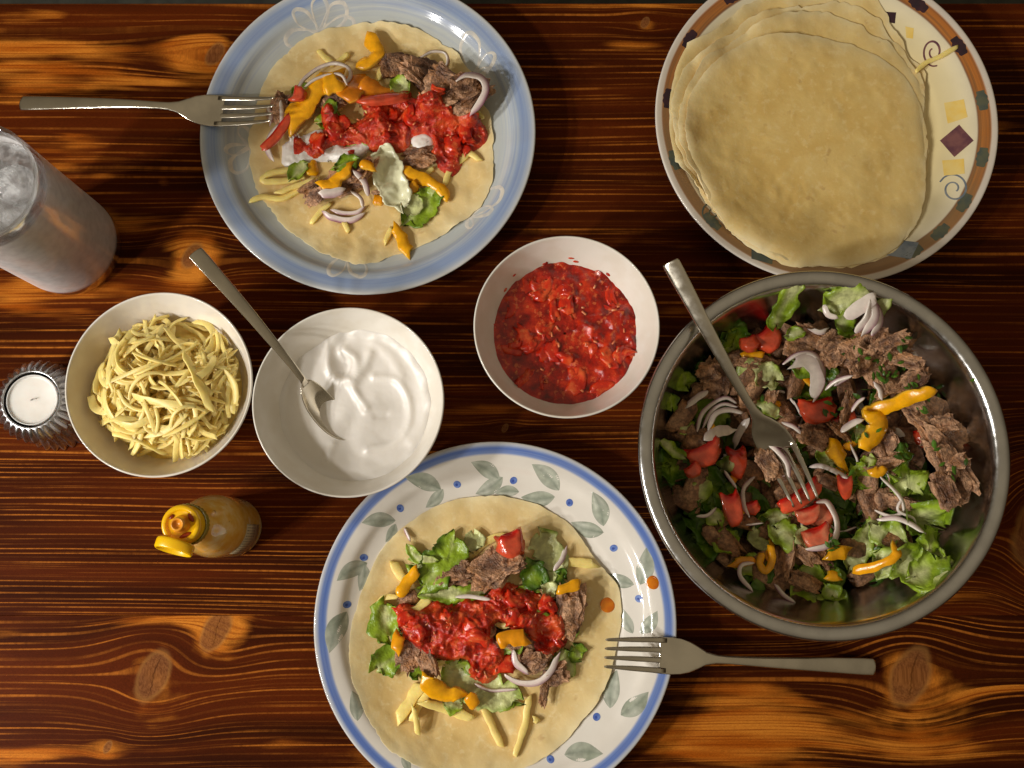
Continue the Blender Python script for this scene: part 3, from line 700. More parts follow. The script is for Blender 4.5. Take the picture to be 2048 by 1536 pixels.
# ------------------------------------------------------------------ fluted candle holder and tealight
KC = P(62, 799, 4.5)[:2]
kp = spline([(1.98, 3.2), (2.0, 4.38), (2.06, 4.5), (2.2, 4.46), (2.6, 4.05), (2.92, 3.55), (2.95, 3.35), (2.7, 2.95), (2.3, 2.5), (2.15, 2.2), (2.3, 1.9), (2.75, 1.1), (3.1, 0.35), (3.22, 0.05), (3.18, 0.0)], 90)
def flute(r, z, a):
    t = (a * 30 / (2 * math.pi)) % 1.0; d = 0.5 - abs(t - 0.5)   # scalloped flutes with sharp ridges
    return r + sstep(2.1, 2.4, r) * (0.34 * (d * 2) ** 0.6 - 0.2)
V, F = lathe(kp, 30 * 12, KC, rfun=flute)
hold = tag(mk('candle_holder', V, F, 'pewter', loc=(KC[0], KC[1], 0)), 'fluted silver metal candle holder beside the bowl of cheese', 'candle holder')
V, F = lathe([(0.01, 3.25), (1.99, 3.25), (1.985, 4.3), (1.97, 4.42)], 64, KC); mk('black_inset', V, F, 'near_black', hold)  # near-black inset, showing as a black ring between holder and candle
V, F = lathe([(0.01, 3.35), (1.80, 3.35), (1.84, 3.4), (1.84, 4.36), (1.82, 4.42), (1.78, 4.40), (1.765, 4.28), (1.6, 4.24), (0.8, 4.20), (0.25, 4.18), (0.01, 4.2)], 72, KC)
candle = tag(mk('tealight', V, F, 'wax', loc=(KC[0], KC[1], 3.3)), 'unlit white tealight candle set in the fluted metal holder', 'candle')
V, F = sweep([(0, .06, .06, 0, 0), (.35, .06, .05, 0.03, .05), (.62, .05, .03, 0.02, .12)], 8, 1.0)
V = np.stack([KC[0] + V[:, 1] + V[:, 0] * 0.5 - 0.15, KC[1] + V[:, 2] + V[:, 0] * 0.12, 4.19 + V[:, 0] * 0.25], 1); mk('wick', V, F, 'wick', candle)

# ------------------------------------------------------------------ sauce bottle
b_a = P(428, 1058, 5.0)[:2]; b_b = P(353, 1042, 12.8)[:2]; BC = b_a * 0.5 + b_b * 0.5
A1 = np.array([0.88, 1.0])
prof = spline([(0.01, 0.12), (1.9, 0.1), (2.2, 0.0), (2.42, 0.12), (2.5, 0.5), (2.5, 2.5), (2.5, 4.6), (2.45, 5.6), (2.2, 6.9), (1.75, 8.3), (1.38, 9.4), (1.25, 10.2), (1.25, 10.9), (0.01, 10.9)], 120)
V, F = lathe(prof * A1, 96, BC)
bottle = tag(mk('sauce_bottle', V, F, 'sauce_plastic', loc=(BC[0], BC[1], 0)), 'squat bottle of yellow-orange sauce with its yellow flip cap open', 'bottle')
prof = spline([(1.02, 10.35), (1.28, 10.35), (1.34, 10.45), (1.34, 11.0), (1.30, 11.08)], 14)
V, F = lathe(prof, 64, BC, rfun=lambda r, z, a: r + 0.03 * math.cos(28 * a)); mk('neck_band', V, F, 'clear_yellow', bottle)
prof = spline([(1.25, 11.0), (1.27, 11.6), (1.24, 12.0), (1.14, 12.12), (0.95, 12.12), (0.85, 12.0), (0.55, 11.95), (0.01, 11.95)], 40)
V, F = lathe(prof, 64, BC); cap = mk('cap', V, F, 'cap_yellow', bottle)
prof = [(0.60, 11.93), (0.52, 12.2), (0.44, 12.62), (0.42, 12.74), (0.36, 12.78), (0.28, 12.74), (0.26, 12.62), (0.01, 12.55)]
V, F = lathe(prof, 40, BC); mk('spout', V, F, 'cap_spout', cap)
for (ang, r, l, w) in ((0.62, 0.76, 0.55, 0.32), (-1.15, 0.76, 0.7, 0.26), (2.5, 0.78, 0.35, 0.2)):
    V, F = ico(2); V = V * np.array([w * 0.6, l * 0.6, 0.06]); V *= (1 + 0.3 * fbm(V[:, 0] * 5 + ang, V[:, 1] * 5))[:, None]
    c_, s_ = math.cos(ang), math.sin(ang); V = V @ np.array([[c_, -s_, 0], [s_, c_, 0], [0, 0, 1]]).T
    mk('dried_sauce', V + np.array([BC[0] + r * c_, BC[1] + r * s_, 12.0]), F, 'dried_sauce', cap)
# open lid, hinged at the near side of the cap and standing away from it
lid_prof = [(0.01, 0.0), (1.12, 0.0), (1.22, 0.06), (1.25, 0.2), (1.25, 0.62), (1.18, 0.72), (1.06, 0.70), (1.05, 0.3), (0.9, 0.22), (0.01, 0.22)]
V, F = lathe(lid_prof, 56)
tilt = math.radians(100); V = V + np.array([0, -1.25, 0]); V = V @ np.array([[1, 0, 0], [0, math.cos(tilt), -math.sin(tilt)], [0, math.sin(tilt), math.cos(tilt)]]).T
V = V + np.array([0, -1.28, 0.12]); az = math.radians(-14); V = V @ np.array([[math.cos(az), -math.sin(az), 0], [math.sin(az), math.cos(az), 0], [0, 0, 1]]).T
V[:, 2] = 11.9 - (V[:, 2] - V[:, 2].min()) * 0.55 + 0.75
mk('flip_lid', V + np.array([BC[0], BC[1], 0]), F, 'cap_yellow', bottle)
# paper label wrapped round the right-hand side
na = 24; V = []
for i in range(na):
    a = math.radians(-62 + 66 * i / (na - 1))
    for (z, r) in ((1.2, 2.212), (4.55, 2.212), (4.55, 2.23), (1.2, 2.23)): V.append((BC[0] + r * math.cos(a), BC[1] + r * math.sin(a), z))
F = grid_faces(na, 4) + [[i * 4 + 3, (i + 1) * 4 + 3, (i + 1) * 4, i * 4] for i in range(na - 1)] + [[3, 2, 1, 0], [(na - 1) * 4 + k for k in range(4)]]
mk('paper_label', V, F, 'paper_label', bottle)
# ------------------------------------------------------------------ pieces of food: each returns V, F, colours, material
A = np.array
def jit(c, a=0.12): return A(c) * (1 + a * (rng.rand() * 2 - 1))
def drape(q, hm, w, stiff):
    t = np.gradient(q, axis=0); t /= np.linalg.norm(t, axis=1)[:, None] + 1e-9; nn = np.stack([-t[:, 1], t[:, 0]], 1)
    h = np.max([hm.get(*(q + nn * w * a).T) for a in (-0.4, 0, 0.4)], axis=0)
    step = max(plen(q) / len(q), 1e-3); sg = max(1.0, stiff / step)
    z = smooth1(h, sg); z = z + 0.55 * max(0.0, float(np.max(h - z))); return np.maximum(z, smooth1(h, max(1.0, sg * 0.3)) - 0.08), t, nn
BOX = [(1, -.78), (1, .78), (.93, 1), (0, 1.03), (-.93, 1), (-1, .78), (-1, -.78), (-.93, -1), (0, -1.03), (.93, -1)]
OVAL = [(1, 0), (.86, .62), (.5, .93), (0, 1.0), (-.5, .93), (-.86, .62), (-1, 0), (-.86, -.62), (-.5, -.93), (0, -1), (.5, -.93), (.86, -.62)]
def strand(path, w, t, hm, col, mat, sec=BOX, taper=0.25, tp=8.0, stiff=0.8, arch=0.0, wob=0.12, colf=None, tiltv=0.0, rollamp=0.35, lift=0.0, cup=0.0):
    path = A(path, float); L = plen(path); n = max(8, int(L / 0.15)); c = spline(path, n); K = len(sec)
    z, tg, nn = drape(c, hm, w, stiff); u = np.linspace(0, 1, n); sd = path[0, 0] * 7 + path[0, 1] * 3
    z = z + t * 0.5 - 0.03 + arch * np.sin(np.pi * u) + lift
    sk = 0.12 * vnoise(sd, 3.3); x = np.abs(2 * np.clip(u + sk * u * (1 - u) * 2, 0, 1) - 1)
    ws = (w / 2) * (1 - (1 - taper) * x ** tp); ts = (t / 2) * (1 - (1 - max(taper, 0.4)) * x ** (tp * 1.3)) * (1 + wob * vnoise(u * L * 1.7 + 9, sd))
    roll = tiltv + rollamp * vnoise(u * L * 0.35 + sd, 1.7)
    V = np.zeros((n, K, 3)); CC = np.zeros((n, K, 3))
    cut = [rng.randn() * 0.28 * w, rng.randn() * 0.28 * w]
    for k, (ca, sa) in enumerate(sec):
        o = ca * ws * (1 + wob * 1.6 * vnoise(u * L * 1.5 + sd + 11 * (ca > 0), 2.0) + wob * 0.7 * vnoise(u * L * 4 + sd + 17 * (ca > 0), 5.0)); up = sa * ts + cup * w * (ca * ca - 0.5)
        o2 = o * np.cos(roll) - up * np.sin(roll); u2 = o * np.sin(roll) + up * np.cos(roll)
        sl = np.where(u < 0.5, cut[0] * ca * (1 - u * 2) ** 8, cut[1] * ca * (u * 2 - 1) ** 8)
        V[:, k, :2] = c + nn * o2[:, None] + tg * sl[:, None]; V[:, k, 2] = z + u2
        CC[:, k] = col if colf is None else colf(u, ca, sa)
    V = V.reshape(-1, 3); F = []
    for i in range(n - 1):
        for k in range(K): F.append([i * K + k, i * K + (k + 1) % K, (i + 1) * K + (k + 1) % K, (i + 1) * K + k][::-1])
    F.append(list(range(K))); F.append([(n - 1) * K + k for k in range(K)][::-1])
    F = [f[::-1] for f in F]
    hm.splat(V)
    return V, F, CC.reshape(-1, 3), mat
def cheese_strand(path, hm, w=0.42, t=0.28, **kw):
    kw.setdefault('stiff', 0.9)
    return strand(path, w, t, hm, jit(lin(255, 224, 136), 0.05), 'cheese', taper=kw.pop('taper', 0.62), tp=7.0, **kw)
def pepper_strip(path, hm, w=0.7, t=0.3, tone=0.0, **kw):
    c = A(lin(244, 176, 10)) * (1 - tone) + A(lin(222, 112, 8)) * tone
    ins = A(lin(246, 204, 80))
    return strand(path, w, t, hm, c, 'pepper', taper=0.55, tp=7.0, stiff=0.9, wob=0.16, cup=-0.12, colf=lambda u, ca, sa: (c * 0.45 + ins * 0.55 if abs(ca) > 0.97 else c if sa > -0.3 else ins) * np.ones((len(u), 1)), **kw)
def onion_slice(path, hm, w=0.32, t=0.26, purple=0.5, outer=None, **kw):
    path = A(path, float); purple = min(1.0, purple * 1.35); t = min(t, 0.15); w = w * 0.58
    if outer is None:
        mid = path[len(path) // 2]; ch = path[-1] - path[0]; d = mid - path[0]; outer = 1 if (ch[0] * d[1] - ch[1] * d[0]) > 0 else -1
    pu = A(lin(124, 40, 84)); pk = A(lin(208, 168, 180)); wh = A(lin(236, 228, 214))
    def cf(u, ca, sa):
        s = ca * outer; f = sstep(0.2, 0.97, s) * (0.15 + 0.85 * purple) * (0.75 + 0.25 * np.sin(u * 9 + path[0, 0]))
        g = sstep(-0.6, 0.8, s) * 0.75 * purple + 0.15
        base = wh + (pk - wh) * g; return base + (pu - base) * f[:, None]
    big = plen(path) > 3
    return strand(path, w, t, hm, wh, 'onion', sec=BOX, taper=0.3, tp=5.0, stiff=1.2, colf=cf, wob=0.08, tiltv=-outer * (0.45 if w < 0.7 else 0.12), rollamp=0.3, **kw)
def rotz(V, a):
    c, s = math.cos(a), math.sin(a); return V @ A([[c, -s, 0], [s, c, 0], [0, 0, 1]]).T
def rotx(V, a):
    c, s = math.cos(a), math.sin(a); return V @ A([[1, 0, 0], [0, c, -s], [0, s, c]]).T
def roty(V, a):
    c, s = math.cos(a), math.sin(a); return V @ A([[c, 0, s], [0, 1, 0], [-s, 0, c]]).T
def meat_chunk(x, y, lx, ly, hm, ang=0.0, lz=None, q=75, sub=4, dark=0.0):
    V, F = ico(sub); sd = rng.rand() * 100; lz = lz or min(lx, ly) * (0.42 + 0.2 * rng.rand())
    V = np.sign(V) * np.abs(V) ** 0.5
    fib = 1 - 2 * np.abs(vnoise(V[:, 0] * 0.9 + sd, V[:, 1] * 3.6 + sd, V[:, 2] * 3.6)); lump = fbm(V[:, 0] * 1.5 + sd, V[:, 1] * 1.5, V[:, 2] * 1.5 + sd, 3); fine = fbm(V[:, 0] * 2.5 + sd, V[:, 1] * 7, V[:, 2] * 7 + sd, 3)
    r = 0.98 + 0.16 * fib + 0.55 * lump + 0.30 * fine
    end = sstep(0.55, 1.0, np.abs(V[:, 0])) * 0.42 * vnoise(V[:, 1] * 4 + sd, V[:, 2] * 4)
    V = V * r[:, None]; V[:, 0] *= 1 + end
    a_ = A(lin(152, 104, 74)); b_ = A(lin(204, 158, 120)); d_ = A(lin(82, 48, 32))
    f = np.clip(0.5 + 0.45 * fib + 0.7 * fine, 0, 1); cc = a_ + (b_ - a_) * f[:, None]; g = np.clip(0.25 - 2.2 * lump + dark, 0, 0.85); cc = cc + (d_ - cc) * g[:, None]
    br = np.clip(vnoise(V[:, 0] * 1.2 + sd * 2, V[:, 1] * 1.2, V[:, 2] * 1.2) * 1.2 - 0.2, 0, 0.6); cc = cc + (A(lin(176, 118, 66)) - cc) * br[:, None]
    V = V * A([lx / 2, ly / 2, lz / 2]); V = rotx(V, rng.randn() * 0.35); V = roty(V, rng.randn() * 0.2); V = rotz(V, ang); V[:, 0] += x; V[:, 1] += y
    return settle(V, hm, q), F, cc, 'meat'
def tomato_piece(x, y, lx, ly, hm, ang=0.0, lz=None, q=80, tone=0.0, sub=3, rough=0.0):
    V, F = ico(sub); sd = rng.rand() * 50; lz = lz or min(lx, ly) * 0.7
    V = np.sign(V) * np.abs(V) ** 0.62; out = V[:, 1].copy()
    V *= (1 + 0.42 * fbm(V[:, 0] * 1.5 + sd, V[:, 1] * 1.5, V[:, 2] * 1.5) + 0.05 * vnoise(V[:, 0] * 6 + sd, V[:, 1] * 6, V[:, 2] * 6))[:, None]
    V *= (1 + rough * fbm(V[:, 0] * 2.2 + sd, V[:, 1] * 2.2, V[:, 2] * 2.2))[:, None]
    skin = A(lin(196, 26, 14)); flesh = A(lin(226, 92, 56)); fl = A(lin(240, 150, 110)) if tone > 0.5 else flesh
    f = sstep(0.35, 0.7, out); st = 0.5 + 0.5 * vnoise(V[:, 0] * 3 + sd, V[:, 2] * 3, V[:, 1] * 3)
    ins = skin * 0.4 + flesh * 0.6; ins = ins + (fl - ins) * st[:, None]; cc = ins + (skin - ins) * f[:, None]
    V = V * A([lx / 2, ly / 2, lz / 2]); V[:, 1] += 0.25 * ly * (V[:, 0] / lx * 2) ** 2; V = rotx(V, rng.randn() * 0.3); V = rotz(V, ang); V[:, 0] += x; V[:, 1] += y
    return settle(V, hm, q), F, cc, 'tomato'
def lettuce_leaf(path, w, hm, tone=0.5, ruffle=0.35, q=78, curl=0.2, jag=0.25, stiff=0.5, pale=None):
    """tone 0 pale rib, 0.5 fresh green, 1 dark green"""
    path = A(path, float); w = w * 1.15; L = plen(path); n = max(12, int(L / 0.16)); m = max(11, int(w / 0.16) | 1); c = spline(path, n); sd = rng.rand() * 80
    tg = np.gradient(c, axis=0); tg /= np.linalg.norm(tg, axis=1)[:, None] + 1e-9; nn = np.stack([-tg[:, 1], tg[:, 0]], 1)
    u = np.linspace(0, 1, n)[:, None]; v = np.linspace(-1, 1, m)[None, :]
    prof = (1 - np.abs(2 * u - 1) ** 3.0) ** 0.5 * 0.85 + 0.15
    ed = 1 + jag * (vnoise(u * L * 2.2 + sd, np.sign(v) * 3.0 + 0 * u) + 0.6 * vnoise(u * L * 5 + sd, np.sign(v) * 5.0 + 0 * u)) * np.abs(v) ** 1.5
    off = v * prof * ed * w / 2
    X = c[:, :1] + nn[:, :1] * off; Y = c[:, 1:] + nn[:, 1:] * off
    endj = (np.abs(2 * u - 1) ** 6) * 0.25 * w * vnoise(v * 3 + sd, u * 2)
    X = X + tg[:, :1] * endj; Y = Y + tg[:, 1:] * endj
    Z = ruffle * np.abs(v) ** 1.6 * np.sin(u * L * 2.6 + sd + 1.2 * np.sign(v)) * (0.6 + 0.4 * vnoise(u * 3 + sd, v * 2)) + curl * v ** 2 * w * 0.4 + 0.16 * fbm(X * 1.3 + sd, Y * 1.3) + 0.08 * vnoise(X * 3.5, Y * 3.5 + sd)
    h = hm.get(X, Y); hs = h.copy()
    for _ in range(3):
        hs = 0.5 * hs + 0.125 * (np.roll(hs, 1, 0) + np.roll(hs, -1, 0) + np.roll(hs, 1, 1) + np.roll(hs, -1, 1)) if n > 4 else hs
    lvl = np.percentile(h, q); Z = Z - np.percentile(Z, 30) + hs * (1 - stiff) + lvl * stiff + 0.06
    th = 0.055; V, F = shell(X, Y, Z + th / 2, Z - th / 2)
    pale = A(lin(226, 228, 166)) if pale is None else A(pale); gr = A(lin(158, 186, 46)); dk = A(lin(78, 116, 24))
    f = np.clip(np.abs(v) * 0.7 + 0.35 * vnoise(X * 1.1 + sd, Y * 1.1) + 0 * u + (tone - 0.5) * 1.3, 0, 1.5); f1 = np.clip(f * 2.4 + 0.1, 0, 1)[..., None]; f2 = np.clip(f * 1.7 - 0.9, 0, 1)[..., None]
    cc = pale + (gr - pale) * f1; cc = cc + (dk - cc) * f2
    vein = np.clip(1 - np.abs(np.sin(v * 9 + u * L * 1.1 + sd)) * 5, 0, 1)[..., None] * 0.18; cc = cc + (pale - cc) * vein
    hm.splat(V[: n * m]); return V, F, np.vstack([cc.reshape(-1, 3)] * 2), 'lettuce'

HOURS = ['twelve', 'one', 'two', 'three', 'four', 'five', 'six', 'seven', 'eight', 'nine', 'ten', 'eleven']
def whereabouts(V, c, R):
    d = V[:, :2].mean(0) - c; r = np.linalg.norm(d) / R
    if r < 0.2: return 'in the middle'
    hr = HOURS[int(round(((90 - math.degrees(math.atan2(d[1], d[0]))) % 360) / 30)) % 12]
    return "at %s o'clock" % hr + (' near edge' if r > 0.66 else ' near middle' if r < 0.42 else '')
def emit(pc, name, look, cat, dish):
    V, F, cc, m = pc; o = mk(name, V, F, m, cols=cc, smooth=m not in ('meat',))
    return tag(o, '%s %s %s' % (look, whereabouts(V, dish['c'], dish['R']), dish['phrase']), cat, '%s pieces %s' % (cat, dish['phrase']))
class Batch:
    def __init__(s): s.V, s.F, s.C, s.M, s.mats, s.n = [], [], [], [], [], 0
    def add(s, pc):
        V, F, cc, m = pc
        if m not in s.mats: s.mats.append(m)
        s.V.append(V); s.C.append(cc); s.F += [[i + s.n for i in f] for f in F]; s.M += [s.mats.index(m)] * len(F); s.n += len(V)
    def build(s, name, parent=None): return mk(name, np.vstack(s.V), s.F, s.mats, parent, cols=np.vstack(s.C), midx=s.M)

# ------------------------------------------------------------------ tortillas
def in_poly(poly, x, y):
    r = np.zeros(np.shape(x), bool); n = len(poly)
    for i in range(n):
        x1, y1 = poly[i]; x2, y2 = poly[(i + 1) % n]
        if y1 == y2: continue
        r ^= ((y1 > y) != (y2 > y)) & (x < (x2 - x1) * (y - y1) / (y2 - y1) + x1)
    return r
def tortilla(name, outline, hm, mat, th=0.2, wave=0.10, seed=0.0, blur=0.9, frill=1.0, lift=None, wrinkle=0.03):
    o = spline(A(outline), 220, True); c = o.mean(0); na = 220; nr = 54
    base = hm.blur(blur)
    fr = 1 - (1 - np.linspace(0, 1, nr)) ** 1.6
    edge_n = 1 + frill * (0.007 * vnoise(np.arange(na) * 0.22 + seed, 1.0) + 0.004 * vnoise(np.arange(na) * 0.9 + seed, 4.0))
    o = c + (o - c) * edge_n[:, None]
    X = c[0] + (o[:, :1] - c[0]) * fr; Y = c[1] + (o[:, 1:] - c[1]) * fr
    a = np.arctan2(Y - c[1], X - c[0]); e = np.broadcast_to(fr ** 5, X.shape)
    Zb = hm.get(X, Y, base)
    lo = hm.get(X, Y, hm.blur(0.4)); Zb = np.maximum(Zb, lo - 0.02) * 0.6 + Zb * 0.4
    Z = Zb + wave * e * (vnoise(np.cos(a) * 3.2 + seed, np.sin(a) * 3.2 + seed) + 0.8 * vnoise(np.cos(a) * 8 + seed, np.sin(a) * 8) + 0.35) + wrinkle * fbm(X * 0.6 + seed, Y * 0.6) * 2 + 0.014 * vnoise(X * 2.3, Y * 2.3 + seed)
    if lift is not None: Z = Z + lift(X, Y, fr)
    for _ in range(16):
        ba, br_ = rng.rand() * 6.283, 8.5 * math.sqrt(rng.rand()); bx, by, bs = c[0] + br_ * math.cos(ba), c[1] + br_ * math.sin(ba), 0.22 + 0.4 * rng.rand()
        Z = Z + 0.09 * rng.rand() * np.exp(-((X - bx) ** 2 + (Y - by) ** 2) / bs ** 2)
    Z = np.maximum(Z, lo + 0.01)
    thg = th * (1 - 0.75 * np.broadcast_to(fr ** 14, X.shape))
    Zt = Z + thg
    V = np.vstack([np.stack([X, Y, Zt], -1).reshape(-1, 3), np.stack([X, Y, Z], -1).reshape(-1, 3)]); n = na * nr
    F = grid_faces(na, nr, closed_u=True, flip=True) + grid_faces(na, nr, n, closed_u=True)
    for i in range(na):
        j = (i + 1) % na; F.append([i * nr + nr - 1, n + i * nr + nr - 1, n + j * nr + nr - 1, j * nr + nr - 1])
    F = [f for f in F]
    wt = np.clip(fr ** 18 * 0.8 + 0.25 * fr ** 6, 0, 1); cc = np.zeros((na, nr, 3)); cc[:, :, :] = wt[None, :, None] * (0.75 + 0.25 * vnoise(np.arange(na) * 0.3, 2.0))[:, None, None]
    cc = np.vstack([cc.reshape(-1, 3)] * 2)
    # write the new surface into the height map
    dx, dy = hm.X - c[0], hm.Y - c[1]; ang = (np.arctan2(dy, dx)); oa = np.arctan2(o[:, 1] - c[1], o[:, 0] - c[0]); orr = np.linalg.norm(o - c, axis=1)
    order = np.argsort(oa); ro = np.interp(ang, oa[order], orr[order], period=2 * math.pi); rr = np.hypot(dx, dy); ins = rr < ro
    fq = np.clip(rr / ro, 0, 0.999); iu = np.interp(ang, oa[order], order.astype(float), period=2 * math.pi)
    ia = np.zeros(ang.shape, int); oas = oa[order]; k = np.searchsorted(oas, ang) % na; ia = order[k]
    ir = np.clip(np.searchsorted(fr, fq), 0, nr - 1)
    hm.h = np.where(ins, np.maximum(hm.h, Zt[ia, ir]), hm.h)
    return mk(name, V, F, mat, cols=cc)
def pxy(zf, pts, z): return [P(*zf(*p), z)[:2] for p in pts]
ident = lambda x, y: (x, y)

plate_base = lambda c, fn: (lambda X, Y: np.where(np.hypot(X - c[0], Y - c[1]) < 13.0, fn(np.hypot(X - c[0], Y - c[1])), 0.0))
h1 = HM(BP[0], BP[1], 15, plate_base(BP, blue_fn)); h2 = HM(LP_[0], LP_[1], 15, plate_base(LP_, leaf_fn)); h3 = HM(SP[0], SP[1], 15, plate_base(SP, sun_fn))

out1 = [(740, 42), (820, 52), (895, 88), (935, 130), (955, 180), (980, 230), (987, 300), (980, 375), (945, 428), (880, 468), (800, 506), (715, 529), (650, 508), (590, 468), (548, 425), (510, 372), (495, 300), (508, 220), (540, 138), (592, 84), (660, 54)]
t1 = tortilla('tortilla', pxy(ident, out1, 1.6), h1, 'tortilla_plain', wave=0.2, seed=3.3, wrinkle=0.10, frill=2.0)
tag(t1, 'round pale flour tortilla lying open on the blue plate', 'tortilla')
out2 = [(969, 991), (1040, 997), (1099, 1020), (1145, 1052), (1177, 1097), (1215, 1145), (1242, 1191), (1239, 1282), (1207, 1382), (1165, 1445), (1120, 1492), (1060, 1532), (960, 1556), (870, 1542), (805, 1512), (768, 1484), (726, 1408), (702, 1338), (702, 1260), (724, 1182), (768, 1091), (843, 1028), (903, 1000)]
t2 = tortilla('tortilla', pxy(ident, out2, 1.6), h2, 'tortilla_plain', wave=0.13, seed=8.1, wrinkle=0.05)
tag(t2, 'round pale flour tortilla lying open on the leaf-painted plate', 'tortilla')

stack = [
    ([(860, -20), (1080, -30), (1240, 10), (1340, 150), (1420, 265), (1490, 345), (1530, 410), (1520, 560), (1545, 760), (1520, 1000), (1440, 1200), (1330, 1340), (1180, 1410), (1000, 1420), (760, 1400), (580, 1310), (430, 1190), (330, 1050), (240, 930), (165, 840), (140, 690), (140, 500), (205, 290), (330, 215), (460, 120), (560, 40), (700, -20)], 0.5),
    ([(860, 20), (1060, 10), (1230, 70), (1350, 190), (1460, 320), (1520, 440), (1535, 640), (1545, 830), (1500, 1080), (1420, 1240), (1290, 1350), (1100, 1405), (880, 1405), (680, 1370), (520, 1270), (400, 1150), (310, 1010), (230, 880), (175, 740), (165, 560), (230, 380), (330, 280), (470, 180), (600, 90), (720, 45)], 2.1),
    ([(860, 45), (1050, 60), (1200, 120), (1340, 210), (1450, 330), (1525, 480), (1540, 680), (1545, 860), (1490, 1120), (1400, 1260), (1260, 1365), (1080, 1402), (880, 1400), (700, 1370), (540, 1280), (410, 1160), (330, 1010), (260, 880), (205, 740), (205, 600), (260, 450), (330, 320), (470, 230), (600, 130), (720, 75)], 5.5),
    ([(860, 148), (1000, 165), (1130, 195), (1300, 270), (1450, 395), (1530, 560), (1550, 750), (1542, 940), (1475, 1180), (1310, 1340), (1150, 1400), (960, 1402), (780, 1400), (600, 1300), (450, 1200), (350, 1030), (290, 880), (236, 700), (272, 490), (370, 350), (480, 262), (600, 192), (720, 160)], 7.7)]
names = ['lowest and widest tortilla of the stack on the cream-yellow plate', 'second tortilla from the bottom of the stack on the cream-yellow plate', 'second tortilla from the top of the stack, its wavy edge showing', 'topmost smooth tortilla of the stack on the cream-yellow plate']
for i, (ol, sd) in enumerate(stack):
    z = 1.5 + 0.35 * i
    lf = (lambda X, Y, fr, i=i: 0.62 * np.broadcast_to(fr ** 7, X.shape) * (0.35 + 0.65 * vnoise(X * 0.45 + i * 9, Y * 0.45)) * sstep(4, -6, X - SP[0]))
    t = tortilla('tortilla', pxy(z2, ol, z), h3, 'tortilla_stack', th=0.17, wave=0.12 if i < 3 else 0.07, seed=sd, blur=1.1, frill=2.2 if i < 3 else 1.3, lift=lf, wrinkle=0.05)
    tag(t, names[i], 'tortilla', 'stacked tortillas')
# the scrap of cheese hanging off the stack
D3 = dict(c=SP, R=13.3, phrase='on the cream-yellow plate')
hc = HM(SP[0], SP[1], 15, lambda X, Y: h3.h)
pc = cheese_strand(pxy(z2, [(1490, 345), (1540, 300), (1610, 275), (1690, 238)], 2.6), hc, 0.36, 0.26)
tag(mk('cheese_strip', pc[0], pc[1], 'cheese', cols=pc[2]), 'thin curved cheese strip poking out beside the tortilla stack', 'cheese')

# ------------------------------------------------------------------ salsa
bitV = A([(-1, -.5, -.4), (1, -.5, -.4), (1, .5, -.4), (-1, .5, -.4), (-.9, -.4, .4), (.9, -.4, .4), (.9, .4, .4), (-.9, .4, .4)])
bitF = [[3, 2, 1, 0], [4, 5, 6, 7], [0, 1, 5, 4], [1, 2, 6, 5], [2, 3, 7, 6], [3, 0, 4, 7]]
def bits(name, xy, hm, parent, size=0.14, mat='onion_bit', var=0.5):
    V, F = [], []
    for i, (x, y) in enumerate(xy):
        s = size * (1 - var / 2 + var * rng.rand()); v = bitV * A([s * (0.7 + 0.6 * rng.rand()), s * 0.8, s * 0.7]); v = rotz(rotx(v, rng.randn() * 0.4), rng.rand() * 6); v += A([x, y, hm.get(x, y) + s * 0.1])
        F += [[k + 8 * i for k in f] for f in bitF]; V.append(v)
    o = mk(name, np.vstack(V), F, mat, parent, smooth=True); o['kind'] = 'stuff'; return o
def worley(x, y, sc, seed):
    gx, gy = np.floor(x / sc), np.floor(y / sc); d = np.full(np.shape(x), 9.0)
    for a in (-1, 0, 1):
        for b in (-1, 0, 1):
            cx = (gx + a + 0.5 + 0.42 * (_hash(gx + a, gy + b, np.full(gx.shape, seed)) * 2 - 1)) * sc; cy = (gy + b + 0.5 + 0.42 * (_hash(gx + a, gy + b, np.full(gx.shape, seed + 5)) * 2 - 1)) * sc
            d = np.minimum(d, np.hypot(x - cx, y - cy) / sc)
    return d
